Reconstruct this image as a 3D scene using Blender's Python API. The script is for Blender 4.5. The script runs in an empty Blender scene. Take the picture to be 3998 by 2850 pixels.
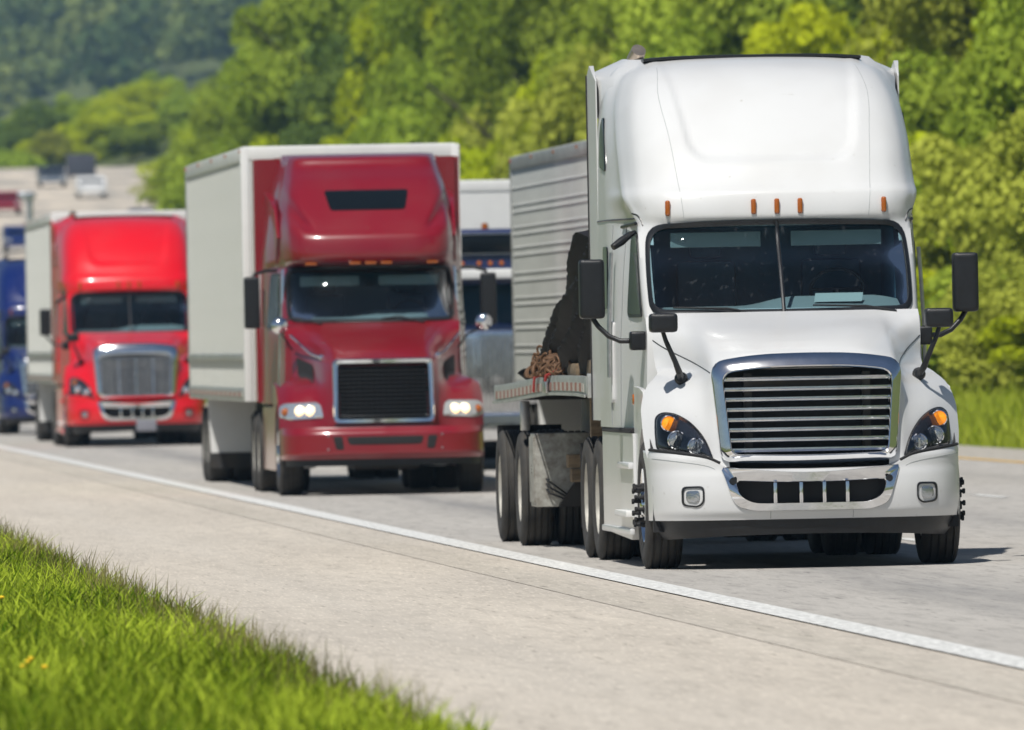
import bpy, bmesh, math, random
import numpy as np
from mathutils import Vector, Matrix
random.seed(7)
R = math.radians
SC = bpy.context.scene
COL = SC.collection

# ------------------------------------------------------------------ camera
PSI, PITCH, ROLL = math.atan(3504 / 52000), 90 / 52000, R(1.12)
fw = Vector((math.sin(PSI) * math.cos(PITCH), math.cos(PSI) * math.cos(PITCH), -math.sin(PITCH)))
r0 = Vector((math.cos(PSI), -math.sin(PSI), 0))
u0 = r0.cross(fw)
up = u0 * math.cos(ROLL) + r0 * math.sin(ROLL)
rt = r0 * math.cos(ROLL) - u0 * math.sin(ROLL)
cd = bpy.data.cameras.new('camera')
cam = bpy.data.objects.new('camera', cd)
COL.objects.link(cam)
M = Matrix((rt, up, -fw)).transposed().to_4x4()
M.translation = Vector((0, 0, 1.8))
cam.matrix_world = M
cd.sensor_width = 36
cd.sensor_fit = 'HORIZONTAL'
cd.lens = 36 * 52000 / 3998
cd.clip_start = 1
cd.clip_end = 12000
cd.dof.use_dof = True
cd.dof.focus_distance = 97.0
cd.dof.aperture_fstop = 6.5
SC.camera = cam

# ------------------------------------------------------------------ sky, sun, exposure
SUN_EL, SUN_AZ = R(59), R(180 + 27)       # azimuth from +Y towards +X
world = bpy.data.worlds.new('World')
SC.world = world
world.use_nodes = True
wn = world.node_tree
bg = wn.nodes['Background']
sky = wn.nodes.new('ShaderNodeTexSky')
sky.sky_type = 'NISHITA'
sky.sun_disc = False
sky.sun_elevation = SUN_EL
sky.sun_rotation = SUN_AZ
sky.dust_density = 0.6
wn.links.new(sky.outputs[0], bg.inputs[0])
bg.inputs[1].default_value = 0.051
sd = bpy.data.lights.new('sun', 'SUN')
sd.energy = 4.6
sd.angle = R(0.55)
sd.color = (1, 0.965, 0.905)
sun = bpy.data.objects.new('sun', sd)
COL.objects.link(sun)
S = Vector((math.sin(SUN_AZ) * math.cos(SUN_EL), math.cos(SUN_AZ) * math.cos(SUN_EL), math.sin(SUN_EL)))
sun.rotation_euler = S.to_track_quat('Z', 'Y').to_euler()
sun.location = (-20, -20, 60)
SC.view_settings.view_transform = 'Standard'
SC.view_settings.look = 'None'
SC.view_settings.exposure = 0.08
SC.view_settings.gamma = 1
cy = SC.cycles
cy.use_denoising = True
cy.use_adaptive_sampling = True
cy.adaptive_threshold = 0.02
cy.max_bounces = 7
cy.diffuse_bounces = 3
cy.glossy_bounces = 4
cy.transmission_bounces = 4
cy.transparent_max_bounces = 10
cy.volume_bounces = 0
cy.caustics_reflective = False
cy.caustics_refractive = False

# ------------------------------------------------------------------ materials
MT = {}
def mat(name, col, rough=0.5, metal=0.0, coat=0.0, spec=0.5, emit=None, es=0, vary=0.0, vscale=3.0, bump=0.0, bscale=40.0, stretch=(1, 1, 1), col2=None):
    m = bpy.data.materials.new(name)
    m.use_nodes = True
    nt = m.node_tree
    b = nt.nodes['Principled BSDF']
    b.inputs['Base Color'].default_value = (*col, 1)
    b.inputs['Roughness'].default_value = rough
    b.inputs['Metallic'].default_value = metal
    b.inputs['Coat Weight'].default_value = coat
    b.inputs['Coat Roughness'].default_value = 0.06
    b.inputs['Specular IOR Level'].default_value = spec
    if emit:
        b.inputs['Emission Color'].default_value = (*emit, 1)
        b.inputs['Emission Strength'].default_value = es
    if vary or bump:
        tc = nt.nodes.new('ShaderNodeTexCoord')
        mp = nt.nodes.new('ShaderNodeMapping')
        mp.inputs['Scale'].default_value = stretch
        nt.links.new(tc.outputs['Object'], mp.inputs[0])
    if vary:
        n = nt.nodes.new('ShaderNodeTexNoise')
        n.inputs['Scale'].default_value = vscale
        n.inputs['Detail'].default_value = 6
        n.inputs['Roughness'].default_value = 0.65
        nt.links.new(mp.outputs[0], n.inputs['Vector'])
        rp = nt.nodes.new('ShaderNodeValToRGB')
        rp.color_ramp.elements[0].position = 0.35
        rp.color_ramp.elements[1].position = 0.68
        c2 = col2 or tuple(c * (1 - vary) for c in col)
        rp.color_ramp.elements[0].color = (*c2, 1)
        rp.color_ramp.elements[1].color = (*col, 1)
        nt.links.new(n.outputs[0], rp.inputs[0])
        nt.links.new(rp.outputs[0], b.inputs['Base Color'])
    if bump:
        n2 = nt.nodes.new('ShaderNodeTexNoise')
        n2.inputs['Scale'].default_value = bscale
        n2.inputs['Detail'].default_value = 5
        nt.links.new(mp.outputs[0], n2.inputs['Vector'])
        bp = nt.nodes.new('ShaderNodeBump')
        bp.inputs['Strength'].default_value = bump
        bp.inputs['Distance'].default_value = 0.02
        nt.links.new(n2.outputs[0], bp.inputs['Height'])
        nt.links.new(bp.outputs[0], b.inputs['Normal'])
    MT[name] = m
    return m

def paint(name, col, dirt=(0.3, 0.26, 0.2), amt=0.10, rough=0.3):
    """vehicle paint: clear coat over colour, faint film of road dust in patches, tiny bug specks"""
    m = mat(name, col, rough, 0, 0.35 if col[0] > .6 and col[1] > .6 else 0.75)
    m.node_tree.nodes['Principled BSDF'].inputs['Coat Roughness'].default_value = 0.10
    nt = m.node_tree
    b = nt.nodes['Principled BSDF']
    tc = nt.nodes.new('ShaderNodeTexCoord')
    def mixin(prev, scale, lo, hi, a, dcol):
        n = nt.nodes.new('ShaderNodeTexNoise')
        n.inputs['Scale'].default_value = scale
        n.inputs['Detail'].default_value = 5
        nt.links.new(tc.outputs['Object'], n.inputs['Vector'])
        mr = nt.nodes.new('ShaderNodeMapRange')
        mr.inputs['From Min'].default_value = lo
        mr.inputs['From Max'].default_value = hi
        mr.inputs['To Max'].default_value = a
        nt.links.new(n.outputs[0], mr.inputs[0])
        mx = nt.nodes.new('ShaderNodeMix')
        mx.data_type = 'RGBA'
        nt.links.new(mr.outputs[0], mx.inputs['Factor'])
        if prev is None: mx.inputs['A'].default_value = (*col, 1)
        else: nt.links.new(prev, mx.inputs['A'])
        mx.inputs['B'].default_value = (*dcol, 1)
        return mx.outputs['Result']
    p = mixin(None, 1.6, 0.42, 0.75, amt, dirt)
    p = mixin(p, 24.0, 0.70, 0.75, 0.4, (0.2, 0.15, 0.08))
    nt.links.new(p, b.inputs['Base Color'])
    return m

paint('white_paint', (0.65, 0.655, 0.655), amt=0.12)
paint('dark_red_paint', (0.20, 0.002, 0.010), amt=0.05)
paint('bright_red_paint', (0.70, 0.003, 0.012), amt=0.05)
paint('blue_paint', (0.002, 0.013, 0.11), amt=0.05)
paint('navy_paint', (0.01, 0.022, 0.09), amt=0.05)
mat('chrome', (0.86, 0.87, 0.89), 0.09, 1.0, vary=0.12, vscale=6, bump=0.02, bscale=14)
mat('brushed_metal', (0.62, 0.62, 0.62), 0.32, 1.0, vary=0.35, vscale=9)
mat('black_plastic', (0.011, 0.012, 0.014), 0.42, vary=0.4, vscale=14, bump=0.12, bscale=120)
mat('seal_rubber', (0.012, 0.013, 0.015), 0.38)
mat('dull_black', (0.012, 0.012, 0.013), 0.8)
mat('tyre_rubber', (0.028, 0.027, 0.027), 0.85, vary=0.45, vscale=7, col2=(0.05, 0.046, 0.04))
mat('frame_metal', (0.03, 0.03, 0.032), 0.6, 0.2, vary=0.5, vscale=5, col2=(0.055, 0.045, 0.035))
mat('lamp_housing', (0.02, 0.022, 0.028), 0.12, 0, 1.0)
mat('lens_clear', (0.75, 0.78, 0.8), 0.06, 0.75, 1.0)
mat('lens_dark', (0.42, 0.45, 0.48), 0.10, 0.85, 1.0, bump=0.25, bscale=60)
mat('rim_white', (0.58, 0.56, 0.50), 0.45, 0.2, vary=0.4, vscale=6)
mat('stack_metal', (0.62, 0.52, 0.42), 0.35, 0.9, vary=0.3, vscale=8)
mat('amber_lens', (0.36, 0.09, 0.006), 0.15, 0, 1.0)
mat('amber_lit', (0.9, 0.36, 0.01), 0.2, 0, 1.0, emit=(1, 0.30, 0.01), es=0.75, vary=0.7, vscale=38, col2=(0.5, 0.10, 0.0))
mat('headlight_lit', (0.95, 0.9, 0.8), 0.1, 0, 1.0, emit=(1, 0.70, 0.32), es=1.5)
mat('red_lens', (0.4, 0.01, 0.01), 0.2, 0, 1.0)
mat('trim_grey', (0.26, 0.28, 0.28), 0.6)
mat('cab_lining', (0.10, 0.23, 0.31), 0.85)
mat('seat_cloth', (0.04, 0.08, 0.11), 0.9)
mat('visor_cloth', (0.30, 0.34, 0.33), 0.8)
mat('paper', (0.42, 0.44, 0.42), 0.8)
mat('trailer_alu', (0.82, 0.84, 0.79), 0.75, 0.0, spec=0.2, vary=0.14, vscale=1.2, stretch=(1, 0.25, 2))
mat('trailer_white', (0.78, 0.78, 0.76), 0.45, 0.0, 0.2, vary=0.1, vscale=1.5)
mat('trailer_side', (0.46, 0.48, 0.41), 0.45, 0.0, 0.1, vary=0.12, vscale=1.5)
mat('rail_metal', (0.55, 0.56, 0.54), 0.4, 0.5, vary=0.35, vscale=4)
mat('toolbox_metal', (0.50, 0.50, 0.46), 0.5, 0.3, vary=0.6, vscale=9, col2=(0.22, 0.2, 0.17))
mat('red_tape', (0.30, 0.13, 0.10), 0.5)
mat('white_tape', (0.44, 0.42, 0.37), 0.5)
mat('logo_red', (0.6, 0.02, 0.03), 0.45)
mat('logo_blue', (0.02, 0.1, 0.45), 0.45)
mat('timber', (0.30, 0.22, 0.14), 0.85, vary=0.5, vscale=6, stretch=(1, 6, 6))
mat('tarp_black', (0.022, 0.022, 0.025), 0.6, spec=0.04)
mat('chain_rust', (0.20, 0.11, 0.06), 0.7, 0.4, vary=0.5, vscale=20)
mat('strap_red', (0.42, 0.03, 0.025), 0.8)
mat('line_white', (0.80, 0.80, 0.77), 0.7, vary=0.4, vscale=9, stretch=(3, 0.35, 1))
mat('line_yellow', (0.70, 0.42, 0.07), 0.7, vary=0.3, vscale=5)
mat('crack_fill', (0.33, 0.30, 0.26), 0.95)
mat('number_plate', (0.22, 0.22, 0.25), 0.5)
mat('mirror_silver', (0.9, 0.9, 0.92), 0.05, 1.0)
mat('bark', (0.09, 0.07, 0.05), 0.9, vary=0.4, vscale=4)
mat('far_concrete', (0.66, 0.57, 0.46), 0.9, vary=0.5, vscale=0.5, stretch=(.6, 0.12, 1), col2=(0.30, 0.28, 0.25))
mat('sign_back', (0.05, 0.055, 0.075), 0.6)
mat('galvanised', (0.55, 0.58, 0.62), 0.3, 0.8)
mat('flower_yellow', (0.85, 0.55, 0.01), 0.7)
mat('tan_paint', (0.45, 0.33, 0.18), 0.5)

def glass_mat(name, tint, dust):
    m = bpy.data.materials.new(name)
    m.use_nodes = True
    nt = m.node_tree
    nt.nodes.clear()
    out = nt.nodes.new('ShaderNodeOutputMaterial')
    tr = nt.nodes.new('ShaderNodeBsdfTransparent'); tr.inputs[0].default_value = (*tint, 1)
    gl = nt.nodes.new('ShaderNodeBsdfGlossy'); gl.inputs['Roughness'].default_value = 0.02
    fr = nt.nodes.new('ShaderNodeFresnel'); fr.inputs[0].default_value = 1.34
    mx = nt.nodes.new('ShaderNodeMixShader')
    nt.links.new(fr.outputs[0], mx.inputs[0]); nt.links.new(tr.outputs[0], mx.inputs[1]); nt.links.new(gl.outputs[0], mx.inputs[2])
    df = nt.nodes.new('ShaderNodeBsdfDiffuse'); df.inputs[0].default_value = (0.5, 0.52, 0.55, 1)
    tc = nt.nodes.new('ShaderNodeTexCoord')
    mp = nt.nodes.new('ShaderNodeMapping'); mp.inputs['Scale'].default_value = (1, 1, 0.18)
    nt.links.new(tc.outputs['Object'], mp.inputs[0])
    acc = None
    for vec, sc, lo, hi, a in ((mp.outputs[0], 26, 0.62, 0.74, 0.35), (tc.outputs['Object'], 60, 0.70, 0.76, 0.28), (tc.outputs['Object'], 1.5, 0.3, 0.8, 0.07)):
        n = nt.nodes.new('ShaderNodeTexNoise'); n.inputs['Scale'].default_value = sc; n.inputs['Detail'].default_value = 3
        nt.links.new(vec, n.inputs['Vector'])
        r = nt.nodes.new('ShaderNodeMapRange')
        r.inputs['From Min'].default_value = lo; r.inputs['From Max'].default_value = hi; r.inputs['To Max'].default_value = a * dust
        nt.links.new(n.outputs[0], r.inputs[0])
        if acc is None: acc = r.outputs[0]
        else:
            ad = nt.nodes.new('ShaderNodeMath'); ad.use_clamp = True
            nt.links.new(acc, ad.inputs[0]); nt.links.new(r.outputs[0], ad.inputs[1]); acc = ad.outputs[0]
    m2 = nt.nodes.new('ShaderNodeMixShader')
    nt.links.new(acc, m2.inputs[0]); nt.links.new(mx.outputs[0], m2.inputs[1]); nt.links.new(df.outputs[0], m2.inputs[2])
    nt.links.new(m2.outputs[0], out.inputs[0])
    MT[name] = m
glass_mat('windshield_glass', (0.60, 0.76, 0.81), 0.12)
glass_mat('lamp_glass', (0.97, 0.97, 0.98), 0.0)
MT['lamp_glass'].node_tree.nodes['Fresnel'].inputs[0].default_value = 1.5
mat('dark_glass', (0.006, 0.009, 0.012), 0.05, 0, 0.0, spec=0.25)

def leaf_mat(name, c1, c2):
    m = bpy.data.materials.new(name)
    m.use_nodes = True
    nt = m.node_tree
    nt.nodes.clear()
    out = nt.nodes.new('ShaderNodeOutputMaterial')
    df = nt.nodes.new('ShaderNodeBsdfDiffuse'); tl = nt.nodes.new('ShaderNodeBsdfTranslucent')
    mx = nt.nodes.new('ShaderNodeMixShader'); mx.inputs[0].default_value = 0.3
    at = nt.nodes.new('ShaderNodeAttribute'); at.attribute_name = 'tone'
    cr = nt.nodes.new('ShaderNodeMix'); cr.data_type = 'RGBA'
    cr.inputs['A'].default_value = (*c1, 1); cr.inputs['B'].default_value = (*c2, 1)
    nt.links.new(at.outputs['Fac'], cr.inputs['Factor'])
    oi = nt.nodes.new('ShaderNodeObjectInfo')
    hs = nt.nodes.new('ShaderNodeHueSaturation')
    mr = nt.nodes.new('ShaderNodeMapRange'); mr.inputs['To Min'].default_value = 0.75; mr.inputs['To Max'].default_value = 1.25
    nt.links.new(oi.outputs['Random'], mr.inputs[0]); nt.links.new(mr.outputs[0], hs.inputs['Value'])
    nt.links.new(cr.outputs['Result'], hs.inputs['Color'])
    nt.links.new(hs.outputs[0], df.inputs[0]); nt.links.new(hs.outputs[0], tl.inputs[0])
    nt.links.new(df.outputs[0], mx.inputs[1]); nt.links.new(tl.outputs[0], mx.inputs[2])
    nt.links.new(mx.outputs[0], out.inputs[0])
    MT[name] = m
leaf_mat('leaf_dark', (0.08, 0.14, 0.03), (0.22, 0.30, 0.06))
leaf_mat('leaf_green', (0.17, 0.26, 0.02), (0.46, 0.56, 0.07))
leaf_mat('leaf_olive', (0.25, 0.29, 0.035), (0.52, 0.55, 0.09))
leaf_mat('leaf_lime', (0.33, 0.42, 0.012), (0.64, 0.70, 0.03))
leaf_mat('leaf_far', (0.06, 0.12, 0.045), (0.30, 0.35, 0.10))
leaf_mat('grass_blade', (0.05, 0.11, 0.005), (0.50, 0.58, 0.08))
leaf_mat('bank_grass', (0.24, 0.31, 0.02), (0.42, 0.47, 0.06))

# ------------------------------------------------------------------ mesh helpers
class MB:
    def __init__(s): s.v = []; s.f = []
    def add(s, vs, fs):
        o = len(s.v); s.v += [tuple(v) for v in vs]; s.f += [tuple(i + o for i in f) for f in fs]; return s
    def box(s, x0, x1, y0, y1, z0, z1):
        return s.add([(x0, y0, z0), (x1, y0, z0), (x1, y1, z0), (x0, y1, z0), (x0, y0, z1), (x1, y0, z1), (x1, y1, z1), (x0, y1, z1)],
                     [(3, 2, 1, 0), (4, 5, 6, 7), (0, 1, 5, 4), (1, 2, 6, 5), (2, 3, 7, 6), (3, 0, 4, 7)])
    def rbox(s, x0, x1, y0, y1, z0, z1, b=0.02, seg=2):
        bm = bmesh.new()
        t = MB().box(x0, x1, y0, y1, z0, z1)
        vs = [bm.verts.new(v) for v in t.v]
        for f in t.f: bm.faces.new([vs[i] for i in f])
        bmesh.ops.bevel(bm, geom=bm.edges[:], offset=b, segments=seg, affect='EDGES', profile=0.6)
        bm.verts.index_update()
        s.add([v.co[:] for v in bm.verts], [[v.index for v in f.verts] for f in bm.faces])
        bm.free(); return s
    def rings(s, rs, cap0=False, cap1=False, closed=True):
        n = len(rs[0]); vs = [p for r in rs for p in r]; fs = []
        for k in range(len(rs) - 1):
            for i in range(n if closed else n - 1):
                j = (i + 1) % n
                fs.append((k * n + i, k * n + j, (k + 1) * n + j, (k + 1) * n + i))
        if cap0: fs.append(tuple(range(n))[::-1])
        if cap1: fs.append(tuple(range((len(rs) - 1) * n, len(rs) * n)))
        return s.add(vs, fs)
    def grid(s, rows, keep=None):
        n = len(rows[0]); vs = [p for r in rows for p in r]; fs = []
        for k in range(len(rows) - 1):
            for i in range(n - 1):
                q = (k * n + i, k * n + i + 1, (k + 1) * n + i + 1, (k + 1) * n + i)
                if keep:
                    c = [sum(vs[a][d] for a in q) / 4 for d in range(3)]
                    if not keep(*c): continue
                fs.append(q)
        return s.add(vs, fs)
    def prism_y(s, ol, y0, y1):      # outline in x,z
        return s.rings([[(x, y0, z) for x, z in ol], [(x, y1, z) for x, z in ol]], True, True)
    def prism_x(s, ol, x0, x1):      # outline in y,z
        return s.rings([[(x0, y, z) for y, z in ol], [(x1, y, z) for y, z in ol]], True, True)
    def tube(s, pts, r, n=8):
        pts = [Vector(p) for p in pts]; rs = []
        rad = r if isinstance(r, (list, tuple)) else [r] * len(pts)
        for i, p in enumerate(pts):
            t = (pts[min(i + 1, len(pts) - 1)] - pts[max(i - 1, 0)]).normalized()
            a = t.orthogonal().normalized() if i == 0 else (pa - t * pa.dot(t)).normalized()
            pa = a; b = t.cross(a)
            rs.append([(p + (a * math.cos(2 * math.pi * k / n) + b * math.sin(2 * math.pi * k / n)) * rad[i])[:] for k in range(n)])
        return s.rings(rs, True, True)
    def loop_tube(s, pts, r, n=6, ry=None):
        pts = [Vector(p) for p in pts]; m = len(pts); rs = []
        for i, p in enumerate(pts):
            t = (pts[(i + 1) % m] - pts[i - 1]).normalized()
            a = t.cross(Vector((0, 1, 0))).normalized(); b = t.cross(a)
            rs.append([(p + a * math.cos(2 * math.pi * k / n) * r + b * math.sin(2 * math.pi * k / n) * (ry or r))[:] for k in range(n)])
        rs.append(rs[0])
        return s.rings(rs)
    def lathe(s, prof, c, ax='x', n=28, cap=False, sgn=1):
        rs = []
        for r_, h in prof:
            ring = []
            for k in range(n):
                a = 2 * math.pi * k / n; p, q = r_ * math.cos(a), r_ * math.sin(a)
                ring.append({'x': (c[0] + sgn * h, c[1] + p, c[2] + q), 'y': (c[0] + p, c[1] + sgn * h, c[2] + q), 'z': (c[0] + p, c[1] + q, c[2] + sgn * h)}[ax])
            rs.append(ring)
        return s.rings(rs, cap, cap)
    def patch(s, ol, surf, steps):
        """outline (x,z) filled towards its centroid; surf(x,z)->y; steps [(scale, offset), ...]"""
        cx = sum(p[0] for p in ol) / len(ol); cz = sum(p[1] for p in ol) / len(ol)
        rs = []
        for k, o in steps:
            rs.append([(lambda x, z: (x, surf(x, z) + o, z))(cx + (x - cx) * k, cz + (z - cz) * k) for x, z in ol])
        n0 = len(s.v); n = len(ol)
        s.rings(rs)
        s.v.append((cx, surf(cx, cz) + steps[-1][1], cz)); c = len(s.v) - 1; b = n0 + (len(rs) - 1) * n
        for i in range(n): s.f.append((b + i, b + (i + 1) % n, c))
        return s
    def build(s, name, m, parent=None, sharp=38, loc=None, smooth=True, fix=True):
        me = bpy.data.meshes.new(name)
        me.from_pydata(s.v, [], s.f)
        if fix:
            bm = bmesh.new(); bm.from_mesh(me)
            bmesh.ops.remove_doubles(bm, verts=bm.verts, dist=1e-5)
            bmesh.ops.recalc_face_normals(bm, faces=bm.faces)
            bm.to_mesh(me); bm.free()
        if smooth:
            me.polygons.foreach_set('use_smooth', [True] * len(me.polygons))
            me.set_sharp_from_angle(angle=R(sharp))
        me.materials.append(MT[m] if isinstance(m, str) else m)
        return link(name, me, parent, loc)

def link(name, me, parent=None, loc=None):
    o = bpy.data.objects.new(name, me)
    COL.objects.link(o)
    if parent: o.parent = parent
    if loc: o.location = loc
    return o
def thing(name, label, cat, loc=(0, 0, 0), group=None, rz=0, scale=1):
    o = link(name, None, None, loc); o.rotation_euler.z = rz; o.scale = (scale,) * 3
    o.empty_display_size = 0.3
    return tag(o, label, cat, group)
def tag(o, label, cat, group=None):
    o['label'] = label; o['category'] = cat
    if group: o['group'] = group
    return o
def kind(o, k, label=None):
    o['kind'] = k
    if label: o['label'] = label
    return o

def pchip(xs, ys):
    n = len(xs); h = [xs[i + 1] - xs[i] for i in range(n - 1)]; d = [(ys[i + 1] - ys[i]) / h[i] for i in range(n - 1)]
    m = [0.0] * n
    for i in range(1, n - 1):
        if d[i - 1] * d[i] > 0:
            w1, w2 = 2 * h[i] + h[i - 1], h[i] + 2 * h[i - 1]
            m[i] = (w1 + w2) / (w1 / d[i - 1] + w2 / d[i])
    m[0], m[-1] = d[0], d[-1]
    def f(x):
        if x <= xs[0]: return ys[0] + (x - xs[0]) * 0
        if x >= xs[-1]: return ys[-1]
        i = 0
        while xs[i + 1] < x: i += 1
        t = (x - xs[i]) / h[i]
        return (2 * t**3 - 3 * t * t + 1) * ys[i] + (t**3 - 2 * t * t + t) * h[i] * m[i] + (3 * t * t - 2 * t**3) * ys[i + 1] + (t**3 - t * t) * h[i] * m[i + 1]
    return f
class Relief:
    """depth y over (x, z), symmetric in x; columns at xs, rows at zs"""
    def __init__(s, xs, zs, cols, frac=None, mod=None):
        s.xs = xs; s.c = [pchip(zs, c) for c in cols]; s.w = frac; s.mod = mod; s.cache = {}
    def __call__(s, x, z):
        k = round(z, 4)
        if k not in s.cache:
            ys = [c(z) for c in s.c]
            s.cache[k] = (pchip([-s.xs[1]] + s.xs, [ys[1]] + ys), s.w(z) if s.w else 1)
        f, w = s.cache[k]
        y = f(abs(x) / w)
        return y + (s.mod(x, z) if s.mod else 0)
def lin(a, b, n): return [a + (b - a) * i / (n - 1) for i in range(n)]
def sstep(a, b, x):
    t = max(0, min(1, (x - a) / (b - a))); return t * t * (3 - 2 * t)
def round_poly(pts, r, seg=5):
    out = []; n = len(pts)
    for i in range(n):
        p0, p, p1 = Vector(pts[i - 1]), Vector(pts[i]), Vector(pts[(i + 1) % n])
        ri = r[i] if isinstance(r, (list, tuple)) else r
        a, b = (p0 - p), (p1 - p); l = min(ri, a.length * 0.49, b.length * 0.49)
        a.normalize(); b.normalize(); A, B = p + a * l, p + b * l
        for k in range(seg + 1):
            t = k / seg; q = A * (1 - t)**2 + p * 2 * t * (1 - t) + B * t * t; out.append((q.x, q.y))
    return out
def resample(pts, n):
    P = [Vector(p) for p in pts]; P.append(P[0]); L = [0]
    for i in range(len(P) - 1): L.append(L[-1] + (P[i + 1] - P[i]).length)
    out = []; j = 0
    for k in range(n):
        d = L[-1] * k / n
        while L[j + 1] < d: j += 1
        t = (d - L[j]) / max(1e-9, L[j + 1] - L[j]); q = P[j].lerp(P[j + 1], t); out.append((q.x, q.y))
    return out
def mir(ol, s): return [(s * x, z) for x, z in ol]

# ------------------------------------------------------------------ wheels
WC = {}
def tyre_mb(r, w):
    h = w / 2; prof = [(r * .57, -h + .035), (r * .62, -h + .008), (r * .72, -h - .004), (r * .84, -h - .004), (r * .93, -h + .006), (r * .975, -h + .02)]
    tr = [(r * .992, -h + .032)]
    for k in range(4):
        c = -h + w * (k + 1) / 5
        tr += [(r, c - .010), (r - .014, c - .007), (r - .014, c + .007), (r, c + .010)]
    tr.append((r * .992, h - .032))
    full = prof + tr + [(a, -b) for a, b in prof[::-1]]
    return MB().lathe(full, (0, 0, 0), 'x', 40)
def wheel_meshes(r, w, s, steer):
    k = (r, w, s, steer)
    if k in WC: return WC[k]
    t = tyre_mb(r, w)
    if steer: prof = [(r * .59, -.125), (r * .57, -.135), (r * .54, -.12), (r * .5, -.07), (r * .40, -.06), (r * .34, -.075), (r * .25, -.075), (r * .23, -.13), (r * .19, -.155), (.002, -.16)]
    else: prof = [(r * .59, -.125), (r * .56, -.13), (r * .53, -.10), (r * .5, .03), (r * .42, .06), (r * .3, .06), (r * .26, .05), (r * .22, -.06), (r * .17, -.08), (.002, -.082)]
    m = MB().lathe(prof, (0, 0, 0), 'x', 32, sgn=-s)
    m.lathe([(r * .58, .12), (r * .5, .10), (.002, .09)], (0, 0, 0), 'x', 24, sgn=-s)
    lug = MB().lathe([(.024, 0), (.024, .04), (.016, .05), (.014, .085), (.022, .09), (.020, .108), (.003, .11)], (0, 0, 0), 'x', 8, sgn=s)
    tmp = bpy.data.objects
    res = []
    for mb, nm, mm in ((t, 'tyre', 'tyre_rubber'), (m, 'rim', 'chrome' if steer else 'rim_white'), (lug, 'lug_nut', 'dull_black')):
        o = mb.build(nm, mm); res.append(o.data); tmp.remove(o)
    WC[k] = res
    return res
def wheel(root, xo, y, s, steer=False, dual=True, r=.505, w=.285, lugs=False, zc=None):
    """xo: outer face distance from the centre line; s: -1 / +1 side"""
    tm, rm, lm = wheel_meshes(r, w, s, steer)
    e = link('wheel', None, root, (s * (xo - w / 2), y, zc if zc else r)); e.empty_display_size = .2
    link('tyre', tm, e); link('rim', rm, e)
    if dual and not steer: link('tyre', tm, e, (-s * (w + .045), 0, 0))
    if lugs:
        for k in range(10):
            a = 2 * math.pi * k / 10 + .2
            link('lug_nut', lm, e, (s * (.105 if steer else 0), .150 * math.cos(a), .150 * math.sin(a)))
    return e

def strip_tube(surf, pts, r, off=0.0, n=6):
    return MB().tube([(x, surf(x, z) + off, z) for x, z in pts], r, n)
def curve_pts(pts, n=24):
    """smooth open curve through (a,b) points"""
    L = [0]
    for i in range(len(pts) - 1): L.append(L[-1] + math.hypot(pts[i + 1][0] - pts[i][0], pts[i + 1][1] - pts[i][1]))
    fx, fz = pchip(L, [p[0] for p in pts]), pchip(L, [p[1] for p in pts])
    return [(fx(t), fz(t)) for t in lin(0, L[-1], n)]

TR = [.15, .75]
def cab_shell(G, W, Wr, zs, yr, nx=72, ns=22, hole=None):
    """closed body: front relief G over |x|<W(z), sides running back to x=Wr(z) at y=yr, flat rear"""
    rings = []
    for z in zs:
        w = W(z); row = [(x, G(x, z), z) for x in lin(-w, w, nx)]
        yf = row[-1][1]; ye = max(yf + .02, yr)
        side = [(w + (Wr(z) - w) * sstep(TR[0], TR[1], t), yf + (ye - yf) * t, z) for t in lin(0, 1, ns)[1:]]
        rings.append(row + side + [(-x, y, zz) for x, y, zz in side[::-1]])
    mb = MB(); n = len(rings[0]); vs = [p for r in rings for p in r]; fs = []
    for k in range(len(rings) - 1):
        for i in range(n):
            j = (i + 1) % n; q = (k * n + i, k * n + j, (k + 1) * n + j, (k + 1) * n + i)
            if hole and i < nx - 1:
                c = [sum(vs[a][d] for a in q) / 4 for d in range(3)]
                if hole(c[0], c[2]): continue
            fs.append(q)
    t0 = (len(rings) - 1) * n
    fs.append(tuple(range(t0, t0 + n)))
    return mb.add(vs, fs)
def side_x(G, W, Wr, yr, y, z):
    w = W(z); yf = G(w, z); t = (y - yf) / max(.02, yr - yf)
    return w + (Wr(z) - w) * sstep(TR[0], TR[1], t)
def side_patch(G, W, Wr, yr, s, ol, off, inner=.97):
    """outline in (y,z) laid on the cab side"""
    cy_ = sum(p[0] for p in ol) / len(ol); cz = sum(p[1] for p in ol) / len(ol)
    f = lambda y, z, o: (s * (side_x(G, W, Wr, yr, y, z) + o), y, z)
    rs = [[f(y, z, -.01) for y, z in ol], [f(y, z, off) for y, z in ol], [f(cy_ + (y - cy_) * .5, cz + (z - cz) * .5, off) for y, z in ol]]
    mb = MB().rings(rs); b = 2 * len(ol); mb.v.append(f(cy_, cz, off)); c = len(mb.v) - 1
    for i in range(len(ol)): mb.f.append((b + i, b + (i + 1) % len(ol), c))
    return mb

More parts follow.
